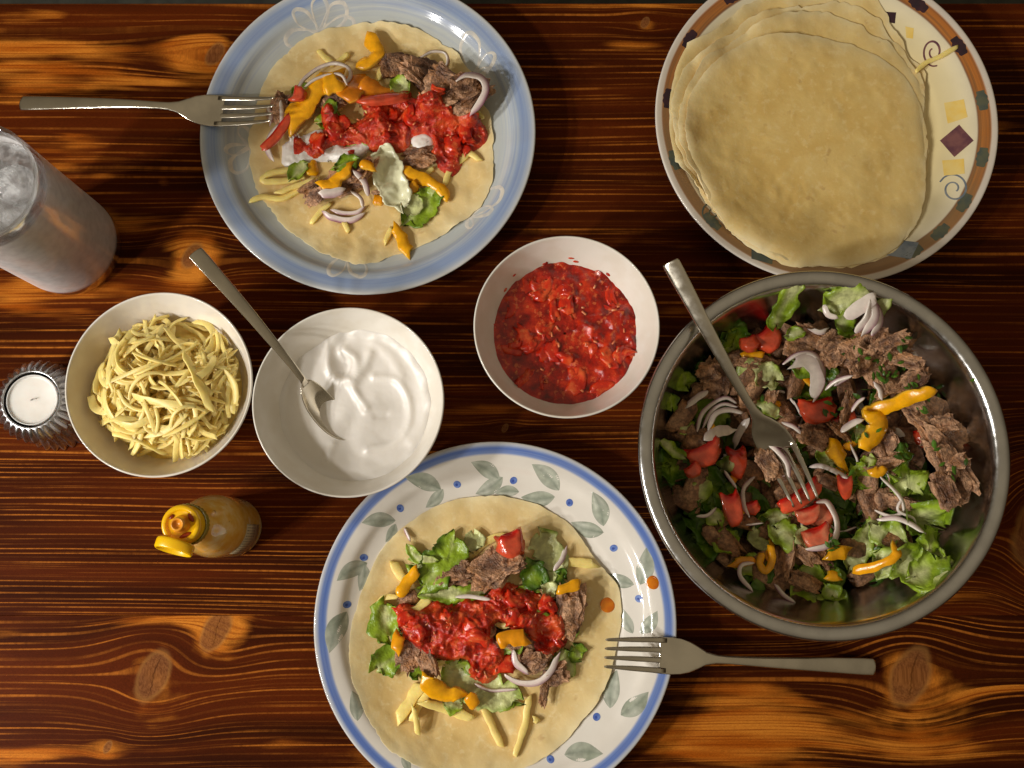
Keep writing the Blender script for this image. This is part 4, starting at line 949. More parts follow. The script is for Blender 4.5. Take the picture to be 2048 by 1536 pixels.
def salsa_heap(name, poly, hm, mat, thick=0.5, lump=0.3, seed=1, blur=0.5, floor_gap=0.04, extra=()):
    poly = spline(A(poly), 160, True); res = 0.08
    x0, y0 = poly.min(0) - 1.2; x1, y1 = poly.max(0) + 1.2
    X, Y = np.meshgrid(np.arange(x0, x1, res), np.arange(y0, y1, res), indexing='ij')
    Xw = X + 0.22 * vnoise(X * 1.6 + seed, Y * 1.6) + 0.1 * vnoise(X * 4, Y * 4 + seed); Yw = Y + 0.22 * vnoise(X * 1.6, Y * 1.6 + seed + 9) + 0.1 * vnoise(X * 4 + 3, Y * 4)
    ins = in_poly(poly, Xw, Yw)
    for (bx, by, br) in extra: ins |= np.hypot(Xw - bx, Yw - by) < br
    m = ins.astype(float); d = blur2(m, 0.28 / res); d2 = blur2(m, 0.7 / res)
    th = sstep(0.42, 0.85, d) * (0.45 + 0.55 * sstep(0.4, 0.95, d2))
    xw = X + 0.5 * vnoise(X * 1.1, Y * 1.1 + seed); yw = Y + 0.5 * vnoise(X * 1.1 + 5, Y * 1.1)
    w = 0.5 + 0.9 * vnoise(xw * 1.25 + seed, yw * 1.25); w = np.clip(w, 0, 1) ** 0.8; w2 = 1 - 2 * np.abs(vnoise(xw * 2.4, yw * 2.4 + seed))
    base = hm.get(X, Y, hm.blur(blur)); base = np.maximum(base, hm.get(X, Y, hm.blur(0.12)) - 0.25)
    Z = base + th * (thick + lump * np.clip(w, 0, 1) * 1.1 + 0.30 * lump * w2 + 0.16 * fbm(X * 2.8, Y * 2.8 + seed)) - 0.05
    Z = np.where(d > 0.4, Z, hm.get(X, Y) - 0.2)
    keep = d > 0.30; nx, ny = X.shape; idx = -np.ones(X.shape, int); idx[keep] = np.arange(keep.sum())
    F = []
    for i in range(nx - 1):
        for j in range(ny - 1):
            q = [idx[i, j], idx[i + 1, j], idx[i + 1, j + 1], idx[i, j + 1]]
            if min(q) >= 0: F.append(q)
    V = np.stack([X[keep], Y[keep], Z[keep]], 1); o = mk(name, V, F, mat)
    hm.splat(V[(d[keep] > 0.45)]); return o, poly
def scatter(poly, n, margin=0.0):
    lo, hi = poly.min(0), poly.max(0); r = []
    while len(r) < n:
        p = lo + (hi - lo) * rng.rand(2)
        if in_poly(poly, p[:1], p[1:])[0]: r.append(p)
    return r
def chunks(o, poly, hm, n, size, tone=0.2):
    for (x, y) in scatter(poly, n):
        s = size * (0.6 + 0.8 * rng.rand()); pc = tomato_piece(x, y, s, s * (0.5 + 0.4 * rng.rand()), hm, rng.rand() * 6, lz=s * 0.5, q=14, tone=tone, sub=3, rough=0.5)
        mk('tomato_chunk', pc[0], pc[1], 'salsa_chunk', o, cols=pc[2])

# ------------------------------------------------------------------ taco on the blue plate
D1 = dict(c=A(P(745, 285, 1.6)[:2]), R=9.6, phrase='on the blue plate')
z5 = ZX(500, 60, 0.2441); z6 = ZX(490, 280, 0.249)
ZL = 2.4
def onto(zf, pts, hm, z=2.4):
    """ground positions of photographed points, at the height of what lies there already"""
    for _ in range(4):
        q = A([P(*zf(*p), z)[:2] for p in pts]); z = float(np.median(hm.get(q[:, 0], q[:, 1]))) + 0.25
    return [x for x in q]
e5 = lambda *p: onto(z5, p, h1); e6 = lambda *p: onto(z6, p, h1)
SC5 = 1.18 * 0.2441 / 26.2; SC6 = 1.18 * 0.249 / 26.4
fillb = Batch()
for k in range(26):
    t = rng.rand(); cx, cy = 560 + 380 * t, 235 + 55 * rng.randn() * 0.6; x, y = P(cx, cy, 2)[:2]
    if k % 3 == 0: fillb.add(lettuce_leaf([(x - 1, y), (x + 1, y + rng.randn() * .6)], 1.4, h1, 0.5))
    elif k % 3 == 1: fillb.add(meat_chunk(x, y, 1.5, 1.0, h1, rng.rand() * 3, sub=2))
    else: fillb.add(cheese_strand([(x - 1, y), (x, y + rng.randn() * .5), (x + 1.2, y + rng.randn())], h1))
fb = fillb.build('taco_filling'); tag(fb, 'mixed filling heaped under the salsa of the blue plate taco', 'filling', kind='stuff')
for p in [[(45, 500), (150, 465), (300, 465), (450, 385), (600, 300)], [(420, 225), (330, 245), (210, 270), (145, 320), (180, 340), (330, 330), (480, 295)], [(255, 430), (400, 370), (560, 312)], [(530, 670), (590, 590), (690, 500)], [(790, 655), (835, 735)], [(1600, 365), (1640, 250), (1740, 150), (1800, 105), (1890, 165)], [(1330, 130), (1440, 118)], [(1370, 245), (1460, 160)], [(1420, 290), (1520, 220)], [(1180, 700), (1120, 830)]]:
    emit(cheese_strand(e6(*p), h1, 0.46 if len(p) > 3 else 0.4, 0.28), 'cheese_strip', 'pale yellow cheese strip', 'cheese', D1)
for p in [[(560, 160), (610, 220), (690, 285)], [(720, 275), (810, 190)], [(1140, 270), (1080, 330), (1040, 420)]]:
    emit(cheese_strand(e5(*p), h1, 0.5, 0.3), 'cheese_strip', 'pale yellow cheese strip', 'cheese', D1)
for (x, y, a, b, an) in [(1200, 300, 210, 170, .3), (1430, 395, 230, 230, -.8), (1610, 490, 250, 200, -.5), (1800, 560, 240, 200, .6), (1540, 580, 200, 130, .2), (270, 650, 170, 150, 1.2), (690, 600, 160, 120, .4), (1760, 450, 170, 120, .2)]:
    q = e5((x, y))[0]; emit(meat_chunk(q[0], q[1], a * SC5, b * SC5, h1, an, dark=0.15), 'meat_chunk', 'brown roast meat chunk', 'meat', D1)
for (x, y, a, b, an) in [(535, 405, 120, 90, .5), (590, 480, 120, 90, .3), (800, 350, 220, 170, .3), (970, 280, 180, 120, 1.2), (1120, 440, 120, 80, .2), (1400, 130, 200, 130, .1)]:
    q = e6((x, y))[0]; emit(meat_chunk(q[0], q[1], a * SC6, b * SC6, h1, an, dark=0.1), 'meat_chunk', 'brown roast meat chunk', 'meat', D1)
for p, w, tone in [([(960, 70), (1030, 150), (1055, 220), (990, 290), (880, 300)], 100, .15), ([(770, 390), (650, 480), (560, 570), (470, 660), (390, 740), (330, 830)], 150, .1), ([(900, 390), (850, 520), (790, 640)], 170, .75), ([(930, 490), (1060, 540), (1150, 600)], 130, .7), ([(600, 470), (740, 420)], 150, .1)]:
    emit(pepper_strip(e5(*p), h1, w * SC5, 0.4, tone), 'pepper_strip', 'orange pepper strip' if tone > .5 else 'yellow pepper strip', 'pepper', D1)
for p, w, tone in [([(525, 170), (545, 285)], 80, 0.), ([(600, 375), (700, 365), (760, 290), (865, 225)], 95, .15), ([(930, 195), (1045, 235)], 80, .2), ([(1270, 245), (1350, 300), (1480, 335), (1570, 400), (1640, 475)], 85, .05), ([(1320, 430), (1375, 340)], 60, .2), ([(1195, 690), (1260, 800), (1325, 915)], 85, .05), ([(1030, 490), (1110, 480)], 70, .4)]:
    emit(pepper_strip(e6(*p), h1, w * SC6, 0.35, tone), 'pepper_strip', 'yellow pepper strip', 'pepper', D1)
for p, w, tn, rf in [([(1530, 400), (1440, 520), (1290, 660)], 190, .55, .15), ([(500, 180), (420, 240), (360, 310)], 90, .4, .1), ([(900, 150), (800, 190), (700, 230)], 110, .75, .2), ([(1390, 430), (1320, 600)], 100, .05, .1)]:
    emit(lettuce_leaf(e6(*p), w * SC6, h1, tn, rf), 'lettuce_piece', 'green lettuce piece' if tn > .3 else 'pale lettuce rib', 'lettuce', D1)
emit(lettuce_leaf(e5((1150, 500), (1300, 400)), 130 * SC5, h1, .5, .15), 'lettuce_piece', 'lime green lettuce piece', 'lettuce', D1)
emit(lettuce_leaf(e5((700, 590), (620, 650)), 90 * SC5, h1, .95, .15), 'lettuce_piece', 'dark green leaf scrap', 'lettuce', D1)
for p, w, t, pu in [([(415, 590), (450, 450), (550, 340), (690, 290), (810, 330), (835, 420), (770, 530)], 50, .5, .35), ([(440, 470), (530, 400), (660, 350), (750, 360), (790, 440)], 36, .4, .2), ([(1395, 215), (1490, 170), (1590, 180), (1620, 240), (1600, 310)], 34, .35, 1.), ([(1690, 440), (1770, 385), (1880, 390), (1930, 460), (1890, 570), (1800, 665)], 85, .6, .9), ([(255, 590), (262, 690), (250, 785)], 45, .35, 0.), ([(140, 620), (165, 680), (150, 750)], 50, .3, .5), ([(245, 800), (165, 890), (145, 980), (190, 1075)], 80, .3, .3)]:
    emit(onion_slice(e5(*p), h1, w * SC5, t, pu), 'onion_slice', 'purple-edged onion slice' if pu > .3 else 'white onion slice', 'onion', D1)
for p, w, t, pu in [([(625, 570), (700, 625), (840, 645), (960, 590)], 75, .4, .8), ([(690, 560), (790, 590), (900, 580), (965, 530)], 50, .3, .5), ([(905, 310), (985, 400), (1005, 490)], 70, .5, .8), ([(860, 420), (930, 470), (950, 540)], 50, .4, .4), ([(600, 440), (700, 430), (800, 400)], 110, .25, .4)]:
    emit(onion_slice(e6(*p), h1, w * SC6, t, pu), 'onion_slice', 'purple-edged onion slice', 'onion', D1)
cream_p = spline(A(e5((270, 1075), (250, 960), (330, 890), (480, 850), (560, 810), (700, 900), (840, 960), (960, 905), (1040, 890), (1000, 960), (880, 1030), (740, 1060), (560, 1040), (430, 1085), (330, 1100))), 90, True)
cr, _ = salsa_heap('sour_cream', cream_p, h1, 'cream', 0.35, 0.08, 4, 0.9); tag(cr, 'white sour cream smear under the salsa of the blue plate taco', 'sour cream')
cr2, _ = salsa_heap('sour_cream', e5((1310, 860), (1400, 830), (1500, 880), (1500, 950), (1400, 960), (1320, 930)), h1, 'cream', 0.35, 0.05, 8, 0.7); tag(cr2, 'small pale cream dollop below the salsa on the blue plate taco', 'sour cream')
bl = e5((385, 930), (530, 975), (850, 1000))
s1, sp1 = salsa_heap('salsa', e5((600, 640), (680, 660), (760, 740), (860, 740), (960, 680), (900, 600), (960, 560), (1120, 570), (1280, 510), (1400, 580), (1560, 560), (1600, 660), (1700, 740), (1900, 750), (1950, 860), (1900, 950), (1780, 970), (1720, 1100), (1640, 1180), (1540, 1080), (1490, 900), (1400, 850), (1300, 850), (1280, 960), (1000, 960), (900, 890), (760, 930), (500, 940), (530, 850), (600, 790)), h1, 'salsa', 0.36, 0.5, 2, 0.35,
                     extra=[(bl[0][0], bl[0][1], .68), (bl[1][0], bl[1][1], .65), (bl[2][0], bl[2][1], .38)])
tag(s1, 'chunky red tomato salsa spooned across the taco on the blue plate', 'salsa')
chunks(s1, sp1, h1, 12, 1.3); bits('onion_bits', scatter(sp1, 26), h1, s1, 0.13)
emit(lettuce_leaf(e6((1100, 60), (1130, 220), (1190, 380), (1260, 540)), 200 * SC6, h1, -0.9, .14, jag=0.12, pale=lin(238, 234, 200))[:3] + ('onion',), 'lettuce_piece', 'large pale lettuce piece', 'lettuce', D1)
emit(tomato_piece(*e5((430, 580))[0], 120 * SC5, 90 * SC5, h1, 1.2), 'tomato_piece', 'red tomato piece', 'tomato', D1)
emit(tomato_piece(*e5((260, 880))[0], 330 * SC5, 70 * SC5, h1, 0.95, 0.4), 'tomato_piece', 'long red tomato piece', 'tomato', D1)
emit(tomato_piece(*e5((1090, 590))[0], 370 * SC5, 110 * SC5, h1, 0.12, 0.6), 'tomato_piece', 'long red tomato piece', 'tomato', D1)

# ------------------------------------------------------------------ taco on the leaf-painted plate
D2 = dict(c=A(P(970, 1270, 1.6)[:2]), R=9.9, phrase='on the leaf plate')
z7 = ZX(720, 1040, 0.2604); e7 = lambda *p: onto(z7, p, h2); e4 = lambda *p: onto(z4, p, h2); SC7 = 1.15 * 0.2604 / 27.8
fillb = Batch()
for k in range(34):
    x, y = P(*z7(330 + 1250 * rng.rand(), 820 + 230 * rng.randn() * .7), 2)[:2]
    if k % 3 == 0: fillb.add(lettuce_leaf([(x - 1, y), (x + 1, y + rng.randn() * .6)], 1.4, h2, 0.5))
    elif k % 3 == 1: fillb.add(meat_chunk(x, y, 1.5, 1.0, h2, rng.rand() * 3, sub=2, dark=.15))
    else: fillb.add(cheese_strand([(x - 1, y), (x, y + rng.randn() * .5), (x + 1.2, y + rng.randn())], h2))
fb = fillb.build('taco_filling'); tag(fb, 'mixed filling heaped under the salsa of the leaf plate taco', 'filling', kind='stuff')
for p, w in [([(250, 320), (340, 465)], 62), ([(830, 290), (980, 160), (1130, 112)], 52), ([(300, 590), (180, 600), (122, 700), (140, 820), (215, 900)], 36), ([(1570, 320), (1690, 325), (1810, 335)], 62), ([(480, 1255), (390, 1390), (290, 1530)], 85), ([(545, 1300), (470, 1400), (400, 1540)], 50), ([(480, 1390), (680, 1450), (870, 1525)], 62)]:
    emit(cheese_strand(e7(*p), h2, w * SC7, 0.3), 'cheese_strip', 'pale yellow cheese strip', 'cheese', D2)
for p, w in [([(840, 1250), (890, 1350), (930, 1437)], .55), ([(1055, 1205), (1035, 1340), (990, 1478)], .5), ([(525, 1250), (545, 1385)], .42), ([(1075, 1310), (1100, 1325)], .5)]:
    emit(cheese_strand(e4(*p), h2, w, 0.34), 'cheese_strip', 'pale yellow cheese strip', 'cheese', D2)
for p, w, tn, rf in [([(390, 330), (560, 380), (700, 420)], 170, .4, .2), ([(870, 100), (880, 230)], 130, .05, .1), ([(200, 620), (190, 780), (240, 920)], 170, .6, .3), ([(320, 1060), (220, 1080), (110, 1160)], 160, .62, .35), ([(420, 1090), (460, 1220)], 130, .7, .3), ([(640, 1100), (800, 1210), (1000, 1320), (1230, 1390)], 200, .22, .12), ([(650, 1390), (780, 1430)], 110, .3, .2), ([(1560, 1010), (1580, 1120), (1560, 1210)], 150, .35, .2), ([(1640, 970), (1700, 1060)], 110, .75, .25), ([(1580, 800), (1650, 900)], 90, .6, .2), ([(430, 540), (700, 570), (950, 560)], 110, .35, .15)]:
    emit(lettuce_leaf(e7(*p), w * SC7, h2, tn, rf), 'lettuce_piece', 'frilly green lettuce piece' if tn > .5 else 'pale green lettuce piece', 'lettuce', D2)
for (x, y, a, b, an) in [(720, 410, 200, 160, .2), (1010, 380, 220, 230, .8), (1600, 690, 190, 260, 1.5), (385, 1020, 150, 190, 1.3), (520, 1100, 110, 150, 1.9), (1330, 1080, 180, 140, .6), (1490, 1190, 150, 120, .4), (1410, 1330, 60, 120, 1.4), (1180, 330, 130, 120, .3), (900, 830, 180, 150, .3)]:
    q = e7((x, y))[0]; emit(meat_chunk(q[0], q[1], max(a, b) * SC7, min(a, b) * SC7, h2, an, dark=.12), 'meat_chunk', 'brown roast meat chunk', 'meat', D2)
for p, w, tn, rf in [([(720, 130), (690, 260), (580, 400), (480, 520)], 210, .72, .3), ([(1380, 100), (1450, 260), (1430, 400), (1380, 500)], 190, .08, .1), ([(370, 190), (440, 290), (600, 315)], 60, .35, .1), ([(1290, 320), (1340, 430), (1400, 510)], 150, .95, .25), ([(1510, 420), (1580, 460)], 110, .95, .25), ([(1410, 520), (1500, 580)], 100, -.1, .1)]:
    emit(lettuce_leaf(e7(*p), w * SC7, h2, tn, rf), 'lettuce_piece', 'dark green herb leaf' if tn > .9 else 'green lettuce piece' if tn > .5 else 'pale lettuce rib', 'lettuce', D2)
for p, w, tone in [([(440, 370), (370, 470), (285, 580)], 80, .1), ([(1510, 545), (1600, 520), (1695, 485)], 65, .15), ([(530, 1180), (570, 1280), (660, 1330), (770, 1360)], 120, .1), ([(830, 1340), (885, 1445)], 85, .25), ([(300, 870), (285, 1010)], 70, .3)]:
    emit(pepper_strip(e7(*p), h2, w * SC7, 0.4, tone), 'pepper_strip', 'yellow pepper strip', 'pepper', D2)
s2, sp2 = salsa_heap('salsa', e7((310, 640), (420, 680), (560, 640), (640, 620), (740, 690), (800, 620), (900, 640), (1010, 570), (1100, 490), (1250, 540), (1400, 580), (1520, 630), (1560, 720), (1600, 900), (1600, 960), (1500, 1020), (1420, 1040), (1330, 960), (1270, 880), (1200, 830), (1060, 770), (990, 830), (1010, 920), (1100, 990), (1120, 1100), (1030, 1240), (930, 1250), (820, 1190), (840, 1080), (700, 1090), (560, 1050), (470, 980), (380, 920), (310, 850)), h2, 'salsa', 0.36, 0.5, 6, 0.35)
tag(s2, 'chunky red tomato salsa spooned across the taco on the leaf-painted plate', 'salsa')
chunks(s2, sp2, h2, 13, 1.3); bits('onion_bits', scatter(sp2, 28), h2, s2, 0.13)
emit(pepper_strip(e7((1065, 945), (1150, 895), (1280, 900)), h2, 110 * SC7, 0.5, .45, lift=0.1), 'pepper_strip', 'glossy orange pepper strip', 'pepper', D2)
for p, w, t, pu in [([(1175, 1000), (1200, 1100), (1295, 1180)], 75, .5, .5), ([(1520, 1020), (1450, 1170), (1340, 1245), (1210, 1240), (1110, 1185)], 75, .45, .4), ([(880, 1260), (1000, 1310), (1200, 1300)], 36, .3, .8), ([(1580, 210), (1550, 300), (1485, 385)], 55, .4, .5), ([(735, 590), (860, 588), (1000, 612)], 45, .3, .05), ([(340, 60), (385, 160)], 36, .2, .9)]:
    emit(onion_slice(e7(*p), h2, w * SC7, t, pu), 'onion_slice', 'curved red onion slice' if pu > .3 else 'white onion sliver', 'onion', D2)
emit(tomato_piece(*e7((1170, 195))[0], 190 * SC7, 170 * SC7, h2, .4), 'tomato_piece', 'bright red tomato cube', 'tomato', D2)
# drips of orange sauce
q = surf(LP_, leaf_fn, *z4(1630, 680))
def drop(name, xy, z, r, h, label):
    V, F = ico(3); V = V * A([r, r, h]); V = V + A([xy[0], xy[1], z + 0.02])
    return tag(mk(name, V, F, 'orange_sauce'), label, 'sauce')
drop('sauce_drop', q, float(leaf_fn(np.hypot(*(q - LP_)))), 0.50, 0.12, 'orange sauce drop on the rim of the leaf-painted plate')
q = A(e4((1420, 785))[0]); drop('sauce_drop', q, float(h2.get(*q)), 0.55, 0.07, 'orange sauce spot near the edge of the tortilla on the leaf-painted plate')

# ------------------------------------------------------------------ grated cheese in its bowl
hb = HM(CB[0], CB[1], 7, lambda X, Y: np.where(np.hypot(X - CB[0], Y - CB[1]) < 6.5, bowl_fn(np.hypot(X - CB[0], Y - CB[1]) / ck), 6.3))
peak = lambda x, y: 4.3 + 1.9 * math.exp(-((x - CB[0] - 0.9) ** 2 + (y - CB[1] + 0.1) ** 2) / 9.0)
def rand_strand(R, lmin, lmax):
    a = rng.rand() * 6.283; r = R * math.sqrt(rng.rand()); x, y = CB[0] + 0.15 + r * math.cos(a), CB[1] + r * math.sin(a)
    L = lmin + (lmax - lmin) * rng.rand(); th = rng.rand() * 6.283 if rng.rand() < 0.45 else a + math.pi / 2 + rng.randn() * 0.5; k = rng.randn() * 0.5; pts = []
    for i in range(5):
        pts.append((x, y)); x += math.cos(th) * L / 4; y += math.sin(th) * L / 4; th += k * L / 4
    pts = A(pts); c = pts.mean(0); pts = pts - c + A([CB[0] + 0.15 + r * math.cos(a), CB[1] + r * math.sin(a)])
    d = np.hypot(pts[:, 0] - CB[0], pts[:, 1] - CB[1]); over = max(0, d.max() - 5.35)
    if over > 0: pts -= (pts.mean(0) - CB) / (np.linalg.norm(pts.mean(0) - CB) + 1e-6) * over
    return pts
V, F = lathe([(0.01, 4.4), (2.0, 4.3), (3.6, 3.9), (4.7, 3.45), (5.15, 3.3)], 60, CB + A([0.1, 0]))
V[:, 2] += 0.25 * fbm(V[:, 0] * 2, V[:, 1] * 2); V = V[:]
F = [f[::-1] for f in F]
hb.splat(V, 2); bt = Batch(); bt.add((V, F, np.tile(A(lin(244, 212, 112)), (len(V), 1)), 'cheese'))
for k in range(110): bt.add(cheese_strand(rand_strand(4.9, 2.0, 4.5), hb, 0.26 + 0.2 * rng.rand(), 0.18, stiff=0.9, rollamp=0.9))
hb.h = np.minimum(hb.h, np.maximum(hb.blur(0.5) + 0.05, 0))
ch = bt.build('grated_cheese'); tag(ch, 'bed of grated yellow cheese filling the white bowl by the candle', 'cheese', kind='stuff')
for k in range(170):
    pts = rand_strand(5.0 if k < 110 else 3.0, 1.8, 5.2)
    if k >= 110: pts = pts + A([0.9, -0.2])
    wd = 0.22 + 0.32 * rng.rand() ** 1.5; L = plen(pts)
    pc = cheese_strand(pts, hb, wd, 0.07 + 0.06 * rng.rand(), stiff=0.7, arch=0.35 * rng.rand(), rollamp=1.1, taper=0.55 + 0.4 * rng.rand(), wob=0.1)
    if k % 4 == 0: hb.h = np.minimum(hb.h, hb.blur(0.5) + 0.12)
    tag(mk('cheese_shred', pc[0], pc[1], 'cheese', cols=pc[2]), '%s %s cheese shred %s in the cheese bowl' % ('long' if L > 3.4 else 'short', 'broad' if wd > .32 else 'thin', whereabouts(pc[0], CB, 4.6)), 'cheese', 'cheese shreds heaped in the bowl')

# ------------------------------------------------------------------ sour cream in its bowl
n_a, n_r = 200, 90; rr = np.linspace(0, 1, n_r) ** 0.8 * 5.62 * yk; aa = np.arange(n_a) * 2 * math.pi / n_a
X = YB[0] + np.cos(aa)[:, None] * rr; Y = YB[1] + np.sin(aa)[:, None] * rr
z7b = ZX(480, 460, 0.42); ey = lambda *p: A(pxy(z7b, p, 3.8))
Z = 3.55 + 0.10 * fbm(X * 0.5, Y * 0.5) + 0.25 * sstep(-3, 4, X - YB[0])
def ridge(pts, h, w):
    q = spline(pts, 40); d2 = np.min((X[..., None] - q[:, 0]) ** 2 + (Y[..., None] - q[:, 1]) ** 2, axis=-1); return 0.85 * h * np.exp(-d2 / (2 * w * w * 1.9))
Z = Z + ridge(ey((470, 490), (420, 560), (425, 660), (480, 715), (545, 690), (550, 620), (495, 570)), 0.34, 0.20) - ridge(ey((490, 630), (490, 670)), 0.30, 0.30)
Z = Z + ridge(ey((550, 720), (590, 660), (620, 590)), 0.28, 0.18) + ridge(ey((520, 720), (560, 790), (600, 850)), 0.28, 0.16) + ridge(ey((640, 700), (740, 715), (800, 800), (805, 920), (740, 1010), (610, 1045)), 0.24, 0.16)
Z = Z - ridge(ey((700, 780), (740, 860), (690, 960)), 0.18, 0.6) + ridge(ey((560, 480), (700, 500), (800, 580), (880, 740), (880, 880), (820, 1000)), 0.28, 0.3) + ridge(ey((440, 1020), (410, 1100)), 0.15, 0.14) - ridge(ey((650, 885), (690, 880)), 0.16, 0.16)
Z = Z + ridge(ey((640, 540), (720, 600), (770, 700)), 0.16, 0.22) - ridge(ey((560, 840), (520, 940), (500, 990)), 0.22, 0.35)
e = (rr / (5.62 * yk))[None, :]; Z = Z + sstep(0.86, 1.0, e) * 0.3 * (0.6 + 0.4 * vnoise(X, Y))
V = np.stack([X, Y, Z], -1).reshape(-1, 3); F = grid_faces(n_a, n_r, closed_u=True, flip=True)
yog = mk('sour_cream', V, F, 'cream'); tag(yog, 'smooth white sour cream with swirls, filling the bowl with the spoon', 'sour cream')

# ------------------------------------------------------------------ salsa in its bowl
rr = np.linspace(0.004, 1, 80) ** 0.75 * 5.36 * rk; X = RB[0] + np.cos(aa)[:, None] * rr; Y = RB[1] + np.sin(aa)[:, None] * rr
lum = 0.6 + 0.8 * vnoise(X * 0.9 + 0.5 * vnoise(X * 1.3, Y * 1.3), Y * 0.9) + 0.35 * vnoise(X * 2.2, Y * 2.2); hi = sstep(-3.5, 3.5, (X - RB[0]) + 0.6 * (Y - RB[1]))
Z = 3.62 + 0.12 * fbm(X * 0.7, Y * 0.7) + (0.10 + 0.26 * hi) * np.clip(lum - 0.35, 0, 1) + 0.06 * fbm(X * 2.4, Y * 2.4)
V = np.stack([X, Y, Z], -1).reshape(-1, 3); F = grid_faces(n_a, 80, closed_u=True, flip=True)
sb = mk('salsa', V, F, 'salsa_wet'); tag(sb, 'glossy red tomato salsa with onion bits filling a white bowl', 'salsa')
hr = HM(RB[0], RB[1], 7, lambda X, Y: np.full(X.shape, 3.3)); hr.splat(V, 1)
ring = A([RB + 4.9 * A([math.cos(t), math.sin(t)]) for t in np.linspace(0, 6.283, 40, endpoint=False)])
for k, (x, y) in enumerate(scatter(ring, 30)):
    s = 0.9 + 1.2 * rng.rand(); pc = tomato_piece(x, y, s * (1.3 if k % 3 == 0 else 1), s * 0.6, hr, rng.rand() * 6, lz=0.6, q=6, sub=3, rough=0.6); mk('tomato_chunk', pc[0] - A([0, 0, 0.16]), pc[1], 'salsa_chunk', sb, cols=pc[2])
bits('onion_bits', scatter(ring, 26), hr, sb, 0.16)
# smears of salsa on the inner wall
for k in range(7):
    a = math.radians(60 + 12 * k + rng.randn() * 9); zz = 3.9 + 1.0 * rng.rand() ** 2; r = float(np.interp(zz, bowl_in[:, 1], bowl_in[:, 0])) * rk
    V, F = ico(2); V = V * A([0.05, 0.10 + 0.22 * rng.rand(), 0.06 + 0.10 * rng.rand()]); V = roty(V, 0.45); V = rotz(V, a) + A([RB[0] + (r - 0.01) * math.cos(a), RB[1] + (r - 0.01) * math.sin(a), zz])
    mk('salsa_smear', V, F, 'salsa', sb)

# ------------------------------------------------------------------ the meat salad
D4 = dict(c=SB, R=10.6, phrase='in the steel bowl')
h4 = HM(SB[0], SB[1], 12.6, lambda X, Y: sbowl_fn(np.hypot(X - SB[0], Y - SB[1])))
mix = Batch()
for k in range(280):
    a = rng.rand() * 6.283; r = 9.3 * math.sqrt(rng.rand()); x, y = SB[0] - 0.3 + r * math.cos(a), SB[1] + r * math.sin(a)
    lim = 4.3 - 0.008 * r * r
    if h4.get(x, y) > lim: continue
    if k % 3 == 0: mix.add(lettuce_leaf([(x - 1.2, y + rng.randn() * .5), (x, y), (x + 1.2 * rng.randn(), y + 1.2 * rng.randn())], 1.8 + rng.rand(), h4, 0.85 + 0.5 * rng.rand(), 0.3))  # leaves coloured darker green to stand for the shade inside the bowl
    else: mix.add(meat_chunk(x, y, 2.0 + rng.rand(), 1.3, h4, rng.rand() * 3, sub=2, dark=.2))
for k in range(46):
    a = rng.rand() * 6.283; r = 8.8 * math.sqrt(rng.rand()); x, y = SB[0] - 0.2 + r * math.cos(a), SB[1] + r * math.sin(a); th = rng.rand() * 6.283; d = A([math.cos(th), math.sin(th)]); p0 = A([x, y]); nn = A([-d[1], d[0]])
    m = k % 4
    if m == 0: mix.add(onion_slice([p0 - d * 1.3, p0 + nn * .7, p0 + d * 1.3], h4, .25, .4, .6))
    elif m == 1: mix.add(lettuce_leaf([p0 - d, p0 + nn * .3, p0 + d], 1.3, h4, .3 + .5 * rng.rand(), .3))
    elif m == 2: mix.add(meat_chunk(x, y, 1.6, 1.0, h4, th, sub=2, dark=.1))
    else: mix.add(pepper_strip([p0 - d * .8, p0 + d * .8], h4, .6, .35, .6 * rng.rand()))
mx = mix.build('salad_mixture'); tag(mx, 'mixed lettuce, meat and onion filling the bottom of the steel bowl', 'salad', kind='stuff')
ZS = 5.4
zA, zB, zC, zD = ZX(1300, 560, 0.2213), ZX(1640, 560, 0.2213), ZX(1300, 880, 0.2213), ZX(1640, 880, 0.2344)
eA, eB, eC, eD = [(lambda *p, f=f: onto(f, p, h4, ZS)) for f in (zA, zB, zC, zD)]
SA = 1.12 * 0.2213 / 28.0; SD = 1.12 * 0.2344 / 28.4
def leaf(pts, w, tn, rf, s, look=None): emit(lettuce_leaf(pts, w * s, h4, tn, rf), 'lettuce_piece', look or ('dark green lettuce piece' if tn > .8 else 'fresh green lettuce piece' if tn > .45 else 'pale green lettuce piece'), 'lettuce', D4)
def meat(q, a, b, an, s):
    q = q[0]; d = q - SB; r = np.linalg.norm(d); q = q - d / r * max(0, r - 7.2) * 0.42; emit(meat_chunk(q[0], q[1], a * s, b * s, h4, an), 'meat_chunk', 'large brown meat chunk' if a > 210 else 'brown meat chunk', 'meat', D4)
def tom(q, a, b, an, s, tone=0.2, lz=None): q = q[0]; emit(tomato_piece(q[0], q[1], a * s, b * s, h4, an, lz, tone=tone), 'tomato_piece', 'red tomato piece', 'tomato', D4)
def pep(pts, w, s, tone=0.05, t=.42, **kw): emit(pepper_strip(pts, h4, w * s, t, tone, **kw), 'pepper_strip', 'bright yellow pepper strip' if tone < .3 else 'orange pepper strip', 'pepper', D4)
def oni(pts, w, s, pu=.5, t=.42, **kw): emit(onion_slice(pts, h4, w * s, t, pu, **kw), 'onion_slice', 'purple-edged onion slice' if pu > .3 else 'white onion slice', 'onion', D4)
